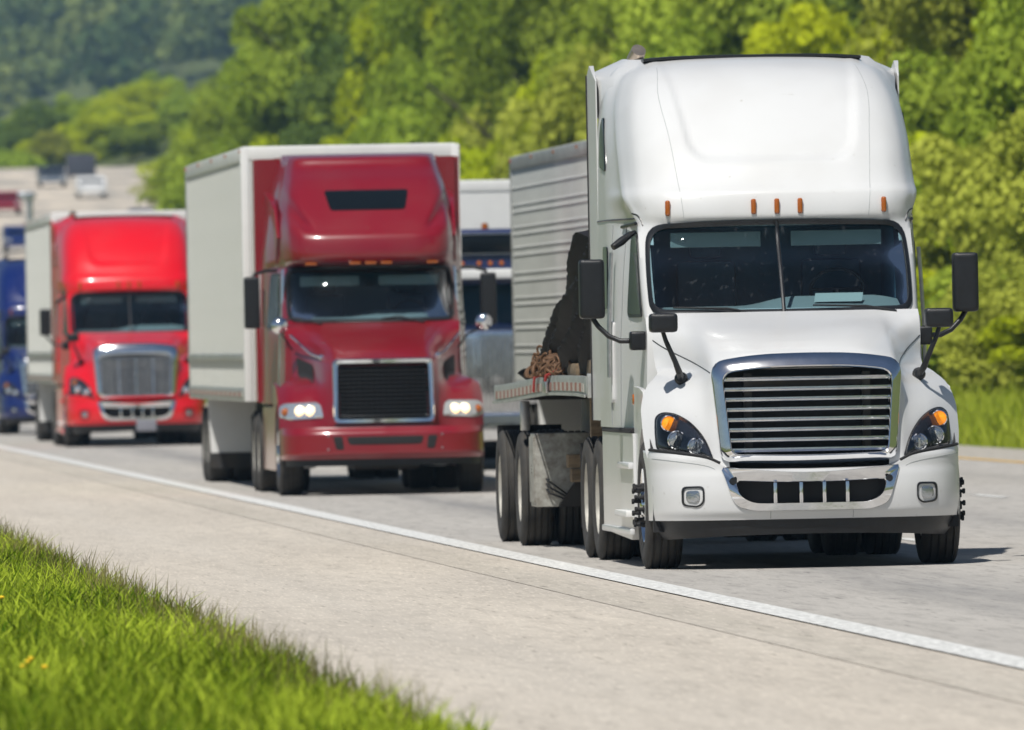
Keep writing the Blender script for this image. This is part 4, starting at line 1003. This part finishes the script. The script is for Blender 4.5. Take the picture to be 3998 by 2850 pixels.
def flatbed_load(loc):
    X, Y, _ = loc
    tp = thing('tarpaulin', 'black crumpled tarpaulin sloping down over the load on the flatbed', 'tarpaulin', loc)
    rng = random.Random(5); rows = []
    ny, nx = 110, 121
    prof = pchip([5.95, 6.3, 7.6, 8.4, 9.6, 11.2, 13.2, 14.8], [2.55, 2.72, 2.70, 2.52, 2.20, 1.90, 1.62, 1.53])
    wid = pchip([5.95, 7, 9, 11, 14.8], [1.15, 1.18, 1.20, 1.21, 1.15])
    for i in range(ny):
        y = 5.95 + 8.85 * i / (ny - 1); top = prof(y); w = wid(y); row = []
        for j in range(nx):
            u = -1 + 2 * j / (nx - 1); a = abs(u)
            if a < .35: x, z = u / .35 * w * .96, top - .05 * (a / .35)**3
            else:
                q = (a - .35) / .65; x = math.copysign(w * (.96 + .06 * q**.6), u); z = top - .05 + (deck_z(y) + .02 - top + .05) * q
            qq = z + .27 * y + .05 * math.sin(y * 1.7); f = .06 * math.sin(qq * 11 + 1.1 * math.sin(y * .8)) + .055 * math.sin(qq * 26 + .4 * y) + .015 * math.sin(y * 6 + z * 11) + rng.uniform(-.008, .008)
            f *= sstep(1.0, .9, a) * .8 + .2
            row.append((x + f * .9 * math.copysign(1, u), y + f * .3, max(deck_z(y) + .015, z + f * .6)))
        rows.append(row)
    mb = MB().grid(rows); n0 = rows[0]
    mb.add(n0 + [(x, y + .02, deck_z(y) + .01) for x, y, z in n0], [(k, k + 1, nx + k + 1, nx + k) for k in range(nx - 1)])
    mb.build('tarp_sheet', 'tarp_black', tp, sharp=25)
    for k, (y, z) in enumerate(((10.4, 1.75),)):
        MB().tube([(-wid(y) * .5, y, prof(y) + .01), (-wid(y) * .97 - .02, y, prof(y) - .03), (-wid(y) - .07, y + .1, (prof(y) + deck_z(y)) / 2), (-1.325, y + .15, deck_z(y) - .05)], .007, 5).build('tie_rope', 'dull_black', tp)
    # chain heap on the deck edge
    ch = thing('chain_heap', 'rusty binder chain heaped on the deck edge beside the tarpaulin', 'chain', (X - 1.265, Y + 10.9, deck_z(10.9) + .012))
    tor = []
    for k in range(14):
        a = 2 * math.pi * k / 14; tor.append((.035 * math.cos(a) * 1.5, 0, .035 * math.sin(a)))
    lm = MB().loop_tube(tor, .011, 6).build('chain_link', 'chain_rust', ch)
    lm.location = (0, 0, .03)
    for k in range(110):
        o = link('chain_link', lm.data, ch, (rng.gauss(0, .022), rng.gauss(0, .8), .03 + abs(rng.gauss(0, .065))))
        o.rotation_euler = (rng.uniform(0, 6), rng.uniform(0, 6), rng.uniform(0, 6)); o.scale = (1.05,) * 3
    st = thing('ratchet_strap', 'faded red ratchet strap pulled from the tarpaulin to the deck rail', 'strap', (X, Y, 0))
    MB().rings([[(x - .0, y - .09, z), (x, y + .09, z), (x - .012, y + .09, z + .012), (x - .012, y - .09, z + .012)] for x, y, z in ((-.98, 8.2, 1.83), (-1.12, 8.9, 1.68), (-1.25, 9.6, 1.56), (-1.325, 10.2, 1.50), (-1.33, 10.3, 1.37))], True, True).build('webbing', 'strap_red', st)
    MB().rings([[(x, y - .06, z), (x, y + .06, z), (x - .012, y + .06, z + .012), (x - .012, y - .06, z + .012)] for x, y, z in ((-1.20, 10.6, 1.56), (-1.27, 11.2, 1.53), (-1.326, 11.6, 1.48), (-1.33, 11.7, 1.36))], True, True).build('webbing', 'strap_red', st)
    MB().rbox(-1.345, -1.315, 10.1, 10.5, 1.36, 1.46, .01).build('ratchet', 'brushed_metal', st)
    for k, (lab, a) in enumerate((('dark timber block at the tarpaulin foot beside the white sleeper cab', (-1.20, -.95, 6.0, 7.6, 1.52, 1.64)), ('pale timber block on the deck between the chain and the tarpaulin', (-1.24, -1.0, 7.9, 8.9, 1.51, 1.61)))):
        b = MB().rbox(a[0], a[1], a[2], a[3], a[4], a[5], .008).build('timber_block', 'timber', None, loc=(X, Y, 0)); tag(b, lab, 'timber')
    for k, (lab, z) in enumerate((('upper wooden block wedged against the box under the flatbed', .70), ('lower wooden block wedged against the box under the flatbed', .575))):
        b = MB().rbox(-.98 + .03 * k, -.60, 12.62, 12.88, z, z + .115, .008).build('timber_block', 'timber', None, loc=(X, Y, 0)); tag(b, lab, 'timber')

# ------------------------------------------------------------------ setting
def edge(y): return -.0018 * (y - 90) if y < 300 else -.0018 * (y - 90) - (y - 300)**2 / 9000
def strip(name, x0, x1, ya, yb, z, m, step=8, lab=None):
    n = max(2, int((yb - ya) / step) + 1)
    o = MB().grid([[(x0 + edge(y), y, z), (x1 + edge(y), y, z)] for y in lin(ya, yb, n)]).build(name, m, smooth=False)
    return o
def opp(y): return .0365 * y
def oppz(y): return 4.2 + (y - 600) * .030
def terr(x, y):
    e = x + .0018 * (y - 90)
    h = -.06
    h += .16 * max(0, min(e - 22.2, 9)) + .30 * max(0, min(e - 31, 60)) * 1.0
    h += sstep(430, 1000, y) * 12 * sstep(-60, 30, e) * (1 if e > 24 else .0 + sstep(22, 24, e))
    h += sstep(1700, 3400, y) * 150
    h += .10 * sstep(3.6, 2.0, e) * (1 if y < 320 else 0) + .5 * sstep(-2, -40, e)
    if 560 < y < 990:
        k = sstep(15, 8.5, abs(x - opp(y))); h = h * (1 - k) + min(h, oppz(y) - .4) * k
    if e > 26: h += .25 * math.sin(x * .31) * math.sin(y * .17)
    return h
def road_mat(name, c1, c2, dark, wear):
    m = bpy.data.materials.new(name); m.use_nodes = True; nt = m.node_tree; b = nt.nodes['Principled BSDF']
    b.inputs['Roughness'].default_value = .85
    tc = nt.nodes.new('ShaderNodeTexCoord')
    def noise(scale, st, det=6, rough=.65):
        mp = nt.nodes.new('ShaderNodeMapping'); mp.inputs['Scale'].default_value = st
        nt.links.new(tc.outputs['Object'], mp.inputs[0])
        n = nt.nodes.new('ShaderNodeTexNoise'); n.inputs['Scale'].default_value = scale; n.inputs['Detail'].default_value = det; n.inputs['Roughness'].default_value = rough
        nt.links.new(mp.outputs[0], n.inputs['Vector']); return n.outputs[0]
    def mixc(a, bcol, fac):
        mx = nt.nodes.new('ShaderNodeMix'); mx.data_type = 'RGBA'
        nt.links.new(fac, mx.inputs['Factor'])
        if isinstance(a, tuple): mx.inputs['A'].default_value = (*a, 1)
        else: nt.links.new(a, mx.inputs['A'])
        mx.inputs['B'].default_value = (*bcol, 1); return mx.outputs['Result']
    def rng(v, lo, hi, a=1.0):
        r = nt.nodes.new('ShaderNodeMapRange'); r.inputs['From Min'].default_value = lo; r.inputs['From Max'].default_value = hi; r.inputs['To Max'].default_value = a
        nt.links.new(v, r.inputs[0]); return r.outputs[0]
    c = mixc(c1, c2, rng(noise(1.1, (1, .06, 1)), .35, .65))
    c = mixc(c, tuple(k * .66 for k in c1), rng(noise(7, (1, .09, 1)), .48, .66, .6))
    c = mixc(c, dark, rng(noise(30, (1, .03, 1), 3), .62, .70, .8))
    c = mixc(c, tuple(min(.8, k * 1.35) for k in c1), rng(noise(50, (1, .04, 1), 2), .56, .68, .6))
    sep = nt.nodes.new('ShaderNodeSeparateXYZ'); nt.links.new(tc.outputs['Object'], sep.inputs[0])
    for x0, w, a, col in wear:
        s1 = nt.nodes.new('ShaderNodeMath'); s1.operation = 'SUBTRACT'; nt.links.new(sep.outputs[0], s1.inputs[0]); s1.inputs[1].default_value = x0
        s2 = nt.nodes.new('ShaderNodeMath'); s2.operation = 'ABSOLUTE'; nt.links.new(s1.outputs[0], s2.inputs[0])
        f = rng(s2.outputs[0], w, 0, a)
        ml = nt.nodes.new('ShaderNodeMath'); ml.operation = 'MULTIPLY'; nt.links.new(f, ml.inputs[0]); nt.links.new(rng(noise(2.2, (1, .04, 1)), .25, .7), ml.inputs[1])
        c = mixc(c, col, ml.outputs[0])
    nt.links.new(c, b.inputs['Base Color'])
    bp = nt.nodes.new('ShaderNodeBump'); bp.inputs['Strength'].default_value = .35; bp.inputs['Distance'].default_value = .006
    nt.links.new(noise(70, (1, .5, 1), 4), bp.inputs['Height']); nt.links.new(bp.outputs[0], b.inputs['Normal'])
    MT[name] = m
road_mat('lane_concrete', (.38, .358, .328), (.44, .415, .38), (.13, .12, .11), [(9.35, .8, .95, (.17, .168, .168)), (13.2, .75, .45, (.17, .165, .165)), (17.2, .8, .4, (.18, .175, .17))])
road_mat('shoulder_concrete', (.55, .495, .42), (.455, .41, .35), (.20, .17, .135), [(7.0, .55, .35, (.36, .335, .30)), (5.0, .9, .25, (.58, .545, .49))])
road_mat('gravel_shoulder', (.42, .39, .34), (.36, .33, .28), (.16, .14, .12), [])
mat('soil_green', (.07, .11, .022), .95, vary=.5, vscale=.35, col2=(.10, .11, .035))

xs_ = sorted(set([-4000, -2500, -1500, -800, -400, -200, -100, -60, -40, -20, -10, -4, 0, 2, 2.6, 3.2, 3.7, 4.3, 21.0, 22.2] + [round(x, 1) for x in lin(23, 80, 24)] + [90, 105, 125, 150, 190, 250, 330, 430, 600, 900, 1400, 2200, 4000]))
ys_ = sorted(set([-3500, -2000, -1000, -500, -200, -80, 0] + [round(y) for y in lin(20, 420, 41)] + [round(y) for y in lin(450, 1300, 40)] + [round(y) for y in lin(1350, 3400, 36)] + [3800, 4500]))
g = MB().grid([[(x + (edge(y) if -100 < x < 100 and y < 1000 else 0), y, terr(x + (edge(y) if -100 < x < 100 and y < 1000 else 0), y) if y < 3800 else 170) for x in xs_] for y in ys_]).build('ground', 'soil_green', sharp=180, fix=False)
kind(g, 'structure')
kind(strip('shoulder', 3.55, 7.52, -150, 620, .004, 'shoulder_concrete'), 'structure')
kind(strip('road', 7.50, 19.6, -150, 620, .008, 'lane_concrete'), 'structure')
kind(strip('far_shoulder', 19.58, 21.7, -150, 620, .004, 'gravel_shoulder'), 'structure')
kind(strip('road_marking', 7.39, 7.66, -150, 620, .013, 'line_white'), 'structure')
kind(strip('road_marking', 19.30, 19.52, -150, 620, .013, 'line_yellow'), 'structure')
for lx in (11.28, 15.10):
    for k in range(26):
        y = -36 + 12.2 * k + (2.8 if lx < 12 else 8.8)
        kind(strip('lane_dash', lx - .065, lx + .065, y, y + 3.2, .013, 'line_white'), 'structure')
# milled rumble band beside the edge line
road_mat('milled_concrete', (.50, .455, .39), (.42, .38, .32), (.16, .14, .115), [])
kind(strip('rumble_strip', 6.70, 7.12, -150, 620, .0075, 'milled_concrete'), 'structure')

# opposite carriageway climbing the hill
m_ = MB()
m_.rings([[(opp(y) - 9, y, -1), (opp(y) - 7.5, y, oppz(y)), (opp(y) + 7.5, y, oppz(y)), (opp(y) + 10, y, -1)] for y in lin(600, 960, 19)], True, True)
kind(m_.build('far_road', 'far_concrete'), 'structure')

# ------------------------------------------------------------------ foliage
def crown_mesh(name, seed, nleaf, leaf, lob=26, squash=1.0, flat=.55, clump=.30):
    """unit crown: height 1 (z 0..1), radius about .5; leaf size relative"""
    rng = np.random.default_rng(seed)
    C = []
    while len(C) < lob:
        p = rng.uniform(-1, 1, 3); r = np.linalg.norm(p)
        if .25 < r < .80 and not (p[2] < -.55): C.append(p)
    C = np.array(C); CR = rng.uniform(clump * .7, clump * 1.35, lob)
    k = rng.integers(0, lob, nleaf)
    d = rng.normal(size=(nleaf, 3)); d /= np.linalg.norm(d, axis=1)[:, None]; d[:, 2] = np.where(d[:, 2] < -.3, -d[:, 2], d[:, 2])
    rad = CR[k] * rng.uniform(.72, 1.05, nleaf)
    P = C[k] + d * rad[:, None]
    N = d + rng.normal(size=(nleaf, 3)) * flat; N /= np.linalg.norm(N, axis=1)[:, None]
    ref = rng.normal(size=(nleaf, 3)); U = np.cross(N, ref); U /= np.linalg.norm(U, axis=1)[:, None]; V = np.cross(N, U)
    sz = leaf * rng.uniform(.6, 1.3, nleaf)[:, None]
    P = P * np.array([.5, .5, .5 * squash]); P[:, 2] += .52
    q = np.stack([P - U * sz * .5 - V * sz * .12, P - V * sz * .5, P + U * sz * .5, P + V * sz * .5], 1).reshape(-1, 3)
    tone = np.clip(rng.uniform(0, 1, lob)[k] * .6 + rng.uniform(0, .4, nleaf), 0, 1)
    return quad_mesh(name, q, np.repeat(tone, 4))
def quad_mesh(name, q, tone, tri=False):
    k = 3 if tri else 4
    me = bpy.data.meshes.new(name); n = len(q); nf = n // k
    me.vertices.add(n); me.vertices.foreach_set('co', np.asarray(q, dtype=np.float32).ravel())
    me.loops.add(n); me.loops.foreach_set('vertex_index', np.arange(n, dtype=np.int32))
    me.polygons.add(nf); me.polygons.foreach_set('loop_start', np.arange(0, n, k, dtype=np.int32)); me.polygons.foreach_set('loop_total', np.full(nf, k, dtype=np.int32))
    at = me.attributes.new('tone', 'FLOAT', 'POINT'); at.data.foreach_set('value', np.asarray(tone, dtype=np.float32))
    me.update(); me.validate()
    return me
def trunk_mesh(name, seed):
    rng = random.Random(seed); mb = MB()
    mb.tube([(0, 0, -.05), (.01, 0, .12), (rng.uniform(-.02, .02), .01, .3), (rng.uniform(-.03, .03), 0, .6)], [.03, .024, .02, .010], 8)
    for k in range(7):
        a = rng.uniform(0, 6.28); z = rng.uniform(.2, .5); l = rng.uniform(.2, .36)
        mb.tube([(0, 0, z), (math.cos(a) * l * .5, math.sin(a) * l * .5, z + l * .4), (math.cos(a) * l, math.sin(a) * l, z + l * .75)], [.012, .008, .003], 5)
    o = mb.build(name, 'bark'); me = o.data; bpy.data.objects.remove(o); return me
CR_BIG = [crown_mesh('crown', 11 + k, 28000, .020, 60, 1.0, .7, .22) for k in range(4)]
CR_SHR = [crown_mesh('crown', 31 + k, 18000, .028, 60, .98, .8, .22) for k in range(3)]
TRK = [trunk_mesh('trunk', 3 + k) for k in range(2)]
mesh_var = {}
def with_mat(me, m):
    k = (me.name, m)
    if k not in mesh_var:
        c = me.copy(); c.materials.clear(); c.materials.append(MT[m]); mesh_var[k] = c
    return mesh_var[k]
def ordn(i): return ['first', 'second', 'third', 'fourth', 'fifth', 'sixth', 'seventh', 'eighth', 'ninth', 'tenth', 'eleventh', 'twelfth', 'thirteenth', 'fourteenth', 'fifteenth', 'sixteenth', 'seventeenth', 'eighteenth', 'nineteenth', 'twentieth', 'twenty-first', 'twenty-second', 'twenty-third', 'twenty-fourth', 'twenty-fifth', 'twenty-sixth', 'twenty-seventh', 'twenty-eighth', 'twenty-ninth', 'thirtieth'][i]
TREES = []
def plan_tree(x, y, h, w, m, shrub): TREES.append([x, y, h, w, m, shrub])
def px_of(x, y):
    p = Vector((x, y, 3)) - Vector((0, 0, 1.8)); d = p.dot(fw); return 1999 + 52000 * p.dot(rt) / d
rt_rng = random.Random(21)
# shrubs along the foot of the bank
y = 262
while y < 800:
    x = 28.5 + rt_rng.uniform(-1.6, 2.2) - .0018 * y
    m = rt_rng.choice(['leaf_lime', 'leaf_lime', 'leaf_lime', 'leaf_olive', 'leaf_green'])
    plan_tree(x, y, rt_rng.uniform(3.2, 6.0) * (1 + y / 1600), rt_rng.uniform(3.6, 5.6) * (1 + y / 1600), m, True)
    plan_tree(x + rt_rng.uniform(3, 4.5), y + rt_rng.uniform(-3, 3), rt_rng.uniform(5, 8.5) * (1 + y / 2000), rt_rng.uniform(4.5, 6.5) * (1 + y / 2000), rt_rng.choice(['leaf_lime', 'leaf_green', 'leaf_olive', 'leaf_green']), True)
    y += rt_rng.uniform(6, 10) * (1 + y / 900)
y = 285
while y < 900:
    x = 36 + rt_rng.uniform(-2, 3) - .0018 * y
    m = rt_rng.choice(['leaf_green', 'leaf_green', 'leaf_dark', 'leaf_olive', 'leaf_lime', 'leaf_green'])
    plan_tree(x, y, rt_rng.uniform(10, 14.5) * (1 + y / 2500), rt_rng.uniform(6.5, 9.5) * (1 + y / 2500), m, False)
    y += rt_rng.uniform(8, 14) * (1 + y / 1100)
y = 420
while y < 700:
    x = 49 + rt_rng.uniform(-3, 3)
    m = rt_rng.choice(['leaf_dark', 'leaf_dark', 'leaf_green'])
    plan_tree(x, y, rt_rng.uniform(15, 19), rt_rng.uniform(8, 11), m, False)
    y += rt_rng.uniform(26, 44)
y = 215
while y < 440:
    plan_tree(26.2 + rt_rng.uniform(-1, 1.2), y, rt_rng.uniform(1.8, 3.4), rt_rng.uniform(3, 4.4), rt_rng.choice(['leaf_lime', 'leaf_lime', 'leaf_olive', 'leaf_green']), True)
    y += rt_rng.uniform(3.5, 6)
for k in range(16):
    y = 700 + 17 * k
    plan_tree(opp(y) + 10 + rt_rng.uniform(0, 3), y, rt_rng.uniform(2.5, 5), rt_rng.uniform(4, 6), rt_rng.choice(['leaf_lime', 'leaf_olive', 'leaf_green']), True)
# trees beyond the climbing carriageway
for k in range(26):
    y = 968 + 40 * rt_rng.random(); u = rt_rng.uniform(-.002, .026)
    plan_tree((.0275 + u) * y, y, rt_rng.uniform(3, 5), rt_rng.uniform(4, 6), rt_rng.choice(['leaf_green', 'leaf_lime', 'leaf_olive']), True)
for k in range(60):
    y = 1000 + 330 * rt_rng.random(); u = rt_rng.uniform(-.002, .026)
    plan_tree((.0275 + u) * y, y, rt_rng.uniform(5, 8.5), rt_rng.uniform(6, 9), rt_rng.choice(['leaf_green', 'leaf_green', 'leaf_olive', 'leaf_lime', 'leaf_dark']), False)
tone_w = {'leaf_dark': 'dark green', 'leaf_green': 'mid green', 'leaf_olive': 'olive', 'leaf_lime': 'yellow-green', 'leaf_far': 'dull green'}
for q in TREES:
    px = px_of(q[0], q[1])
    if px < 1250:
        cap = (1250 - px) * 1.55 + rt_rng.uniform(-40, 60) if q[1] < 960 else 330 + rt_rng.uniform(-90, 130)
        q[2] = max(2.2, min(q[2], 1.8 + (1365 - cap) * q[1] / 52000 - terr(q[0], q[1])))
TREES.sort(key=lambda q: px_of(q[0], q[1]))
TREES = [q for q in TREES if -500 < px_of(q[0], q[1]) < 4600 and (q[1] > 980 or px_of(q[0], q[1]) > 790 or q[0] > opp(q[1]) + 8)]
cnt = {}
for i, (x, y, h, w, m, sh) in enumerate(TREES):
    px = px_of(x, y)
    if y > 990: zone = 'beyond the climbing pale road'
    elif px < 1790: zone = 'above the dark red truck'
    elif px < 2330: zone = 'above the grey ribbed trailer'
    elif px < 3560: zone = 'rising behind the white truck roof'
    else: zone = 'beside the white truck on the grass bank'
    kd = ('shrub' if sh else 'tree'); key = (tone_w[m], kd, zone); c = cnt[key] = cnt.get(key, -1) + 1
    t = thing('shrub' if sh else 'tree', f'{ordn(min(c, 29))} {tone_w[m]} {kd} from the left {zone}', kd, (x, y, terr(x, y) - .05), ('shrubs' if sh else 'trees') + ' ' + zone, rt_rng.uniform(0, 6.28))
    bank = CR_SHR if sh else CR_BIG
    lift = -.08 if sh else .06
    co = link('crown', with_mat(rt_rng.choice(bank), m), t, (0, 0, h * (lift - .05))); co.scale = (w, w, h * (1.02 - lift))
    to = link('trunk', TRK[i % 2], t); to.scale = (h * .9, h * .9, h)
# far wooded hill: one mass
def forest(name, n, xr, yr, hh, seed, m, leaf, nl, label):
    rng = np.random.default_rng(seed); Q = []; T = []
    for k in range(n):
        y = rng.uniform(*yr); x = y * rng.uniform(*xr); h = rng.uniform(*hh); w = h * rng.uniform(.7, 1.0)
        d = rng.normal(size=(nl, 3)); d /= np.linalg.norm(d, axis=1)[:, None]; d[:, 2] = np.abs(d[:, 2]) * 1.2 - .35
        lump = 1 + .22 * np.sin(d[:, 0] * 5 + k) * np.sin(d[:, 1] * 6 + 2 * k) + .12 * np.sin(d[:, 2] * 9 + k)
        P = d * (rng.uniform(.7, 1.05, nl) * lump)[:, None] * np.array([w / 2, w / 2, h / 2]) + np.array([x, y, terr(x, y) + h * .45])
        N = d + rng.normal(size=(nl, 3)) * .5; N /= np.linalg.norm(N, axis=1)[:, None]
        U = np.cross(N, rng.normal(size=(nl, 3))); U /= np.linalg.norm(U, axis=1)[:, None]; V = np.cross(N, U)
        sz = leaf * rng.uniform(.6, 1.3, nl)[:, None]
        Q.append(np.stack([P - U * sz * .5, P - V * sz * .5, P + U * sz * .5, P + V * sz * .5], 1).reshape(-1, 3)); T.append(np.repeat(np.clip(rng.uniform(0, 1)**1.5 + rng.uniform(-.1, .2, nl), 0, 1), 4))
    me = quad_mesh(name, np.concatenate(Q), np.concatenate(T)); me.materials.append(MT[m])
    return kind(link(name, me), 'stuff', label)
forest('hillside_forest', 900, (.012, .075), (1950, 3350), (9, 16), 4, 'leaf_far', 1.5, 260, 'hazy blue-green woodland covering the distant hillside')

# ------------------------------------------------------------------ grass
def blades(name, n, fx, m, hmin, hmax, wd, seed, label, lean=.35):
    rng = np.random.default_rng(seed)
    x, y, z, hs = fx(rng, n); n = len(x)
    h = rng.uniform(hmin, hmax, n) * hs; a = rng.uniform(0, 6.283, n); lx, ly = np.cos(a), np.sin(a); L = rng.uniform(.1, 1, n) * lean * h
    b = rng.uniform(0, 6.283, n); wx, wy = np.cos(b) * wd, np.sin(b) * wd * .6; ws = rng.uniform(.6, 1.3, n); wx *= ws; wy *= ws
    B = np.stack([x, y, z], 1)
    W = np.stack([wx, wy, 0 * wx], 1); M1 = B + np.stack([lx * L * .35, ly * L * .35, h * .6], 1); T = B + np.stack([lx * L, ly * L, h * rng.uniform(.85, 1.0, n)], 1)
    t1 = np.stack([B - W, B + W, M1 + W * .75], 1).reshape(-1, 3); t2 = np.stack([B - W, M1 + W * .75, M1 - W * .75], 1).reshape(-1, 3); t3 = np.stack([M1 - W * .75, M1 + W * .75, T], 1).reshape(-1, 3)
    tone = np.clip(.5 + .28 * rng.normal(size=n) + .25 * np.sin(x * 2.1 + 1) * np.sin(y * .35), 0, 1); tt = np.repeat(tone, 3)
    me = quad_mesh(name, np.concatenate([t1, t2, t3]), np.concatenate([tt, tt, tt]), True); me.materials.append(MT[m])
    return kind(link(name, me), 'stuff', label)
leaf_mat('grass_tall', (0.05, 0.11, 0.004), (0.46, 0.56, 0.05))
def near_grass(rng, n):
    y = 55 + 85 * rng.random(n)**1.2; e = 3.54 - np.abs(rng.normal(0, 1, n)) * 1.1
    e = np.where(rng.random(n) < .35, rng.uniform(.2, 3.55, n), e); e += .10 * np.sin(y * .9) + .06 * np.sin(y * 2.3)
    ok = e > -.5; y, e = y[ok], e[ok]
    x = e - .0018 * (y - 90); z = -.02 + .10 * np.clip((3.6 - e) / 1.6, 0, 1)
    return x, y, z, .55 + .38 * np.clip((3.8 - e) / .6, 0, 1) + .25 * np.sin(y * .7 + e * 2) * np.sin(e * 3.1)
blades('grass', 150000, near_grass, 'grass_blade', .06, .19, .0055, 2, 'bright green uncut grass along the near shoulder', .75)
blades('tall_grass', 32000, near_grass, 'grass_tall', .14, .32, .0085, 12, 'longer loose grass blades rising through the verge', .9)
def stalks(rng, n):
    y = 58 + 75 * rng.random(n); e = 3.6 - np.abs(rng.normal(0, .35, n))
    return e - .0018 * (y - 90), y, 0 * y, 1 + 0 * y
leaf_mat('seed_stalk', (.12, .12, .03), (.40, .36, .14))
blades('grass_stalks', 5200, stalks, 'seed_stalk', .15, .36, .0032, 8, 'thin seeding grass stalks standing over the verge', .45)
def bank(rng, n):
    y = 170 + 330 * rng.random(n)**1.3; e = 21.9 + 8.5 * rng.random(n)**1.2; x = e - .0018 * (y - 90) - np.where(y > 300, (y - 300)**2 / 9000, 0)
    z = -.06 + .16 * np.clip(e - 22.2, 0, 9); return x, y, z, 1 + 0 * y
blades('bank_grass', 90000, bank, 'bank_grass', .2, .55, .02, 3, 'pale green grass covering the bank beyond the far shoulder', .5)
rf = random.Random(4)
fl_me = None
for k, (fx_, fy_) in enumerate(((2.38, 83.0), (2.04, 66.3), (2.0, 65.6), (1.95, 64.7), (2.05, 64.5))):
    lab = ['topmost of the small yellow flowers in the near grass', 'second highest small yellow flower in the near grass', 'middle one of the small yellow flowers in the near grass', 'second lowest small yellow flower in the near grass', 'lowest of the small yellow flowers in the near grass'][k]
    f = thing('flower', lab, 'flower', (fx_, fy_, .02))
    if fl_me is None:
        a = MB().lathe([(.001, .24), (.014, .245), (.017, .252), (.010, .26), (.001, .262)], (0, 0, 0), 'z', 10).build('blossom', 'flower_yellow', f); b = MB().tube([(0, 0, -.05), (0, 0, .245)], .003, 5).build('stem', 'grass_blade', f); fl_me = (a.data, b.data)
    else: link('blossom', fl_me[0], f); link('stem', fl_me[1], f)

# ------------------------------------------------------------------ vehicles
WX, WY = 9.21, 102.5
aero_tractor('white high-roof tractor with chrome slatted grille leading the queue', (WX, WY, 0), 'white_paint')
flatbed((WX, WY, 0)); flatbed_load((WX, WY, 0))
red_tractor('dark red tractor with lit headlights and a window in its roof fairing', (9.15, 158.5, 0), 'dark_red_paint')
box_trailer('pale box trailer with vertical ribs behind the dark red tractor', (9.17, 165.3, 0), 16.0, 2.68, 1.12, 4.28, nrib=34)
aero_tractor('bright red tractor with bright chrome grille behind the ribbed pale trailer', (9.62, 246, 0), 'bright_red_paint', 'mesh', False, 1.06)
box_trailer('pale box trailer with white front post behind the bright red tractor', (9.70, 253.2, 0), 16.0, 2.7, 1.18, 4.42, nrib=34)
aero_tractor('blue tractor at the left end of the queue', (9.46, 288, 0), 'blue_paint', 'mesh', False, 0.94)
square_tractor('navy tractor with upright chrome grille and amber roof lights', (12.42, 186, 0))
box_trailer('plain white box trailer behind the navy tractor', (12.6, 192.2, 0), 16.0, 2.6, 1.12, 4.14, nrib=30)
box_trailer('grey trailer with horizontal ribs beside the white truck', (13.0, 156.8, 0), 16.2, 2.6, 1.14, 4.2, 'trailer_alu', 'h', 'trailer_alu', None, True)

# ------------------------------------------------------------------ small things on the climbing road
def small_car(label, loc, m, van=False):
    t = thing('van' if van else 'car', label, 'van' if van else 'car', loc)
    h = 2.3 if van else 1.45
    ol = [(0, .35), (.05, .75), (.9, .95), (1.5, h - .05), (2.0, h), (3.6 if not van else 5.0, h - (.03 if van else .1)), (4.3 if not van else 5.2, .95), (4.4 if not van else 5.2, .4)]
    MB().prism_x(ol, -.9, .9).build('body', m, t)
    MB().add([(-.75, .98, 1.0), (.75, .98, 1.0), (.68, 1.48, h - .12), (-.68, 1.48, h - .12)], [(0, 1, 2, 3)]).build('windshield', 'dark_glass', t, loc=(0, -.02, .02))
    for s in (-1, 1):
        for y in (.9, 3.5): wheel(t, .9, y, s, False, False, .34, .2)
        MB().rbox(*sorted((s * .55, s * .85)), -.01, .05, .62, .76, .02).build('headlight', 'lens_clear', t)
    return t
for k, (lab, m, yy, dx) in enumerate((('small silver car high on the climbing pale road', 'brushed_metal', 880, -3), ('small dark red car on the climbing pale road', 'dark_red_paint', 790, -5.5), ('small blue car low on the climbing pale road', 'blue_paint', 690, -4), ('small tan car low on the climbing pale road', 'tan_paint', 660, -2))):
    small_car(lab, (opp(yy) + dx, yy, oppz(yy)), m)
small_car('small white car on the climbing pale road', (30.2, 838, oppz(838)), 'white_paint')
small_car('small navy car on the climbing pale road', (29.3, 730, oppz(730)), 'navy_paint')
sg = thing('road_sign', 'dark back of a road sign above the climbing pale road', 'sign', (31.9, 905, oppz(905) - .3))
for x in (-.75, .75): MB().box(x - .06, x + .06, 0, .12, -.5, 1.9).build('sign_post', 'sign_back', sg)
MB().rbox(-1.0, 1.0, -.05, 0, .6, 2.1, .02).build('sign_panel', 'sign_back', sg)
lp = thing('lamp_post', 'tall galvanised lamp post behind the blue truck', 'lamp post', (17.55, 560, 0))
MB().tube([(0, 0, -.2), (0, 0, 4), (0, 0, 8.3)], [.16, .15, .13], 12).build('pole', 'galvanised', lp)
MB().rbox(-.5, .25, -.2, .2, 8.2, 8.5, .08, 3).build('lamp_head', 'galvanised', lp)

# ------------------------------------------------------------------ air
hz = bpy.data.materials.new('air_haze'); hz.use_nodes = True; nt = hz.node_tree; nt.nodes.clear()
out = nt.nodes.new('ShaderNodeOutputMaterial'); pv = nt.nodes.new('ShaderNodeVolumePrincipled')
pv.inputs['Color'].default_value = (.45, .72, 1.0, 1); pv.inputs['Density'].default_value = .00011; pv.inputs['Anisotropy'].default_value = 0.0
nt.links.new(pv.outputs[0], out.inputs['Volume'])
MT['air_haze'] = hz
kind(MB().box(-4300, 4300, -3800, 4800, -2.5, 190).build('haze', 'air_haze', smooth=False), 'stuff', 'thin blue haze filling the air over the whole valley')
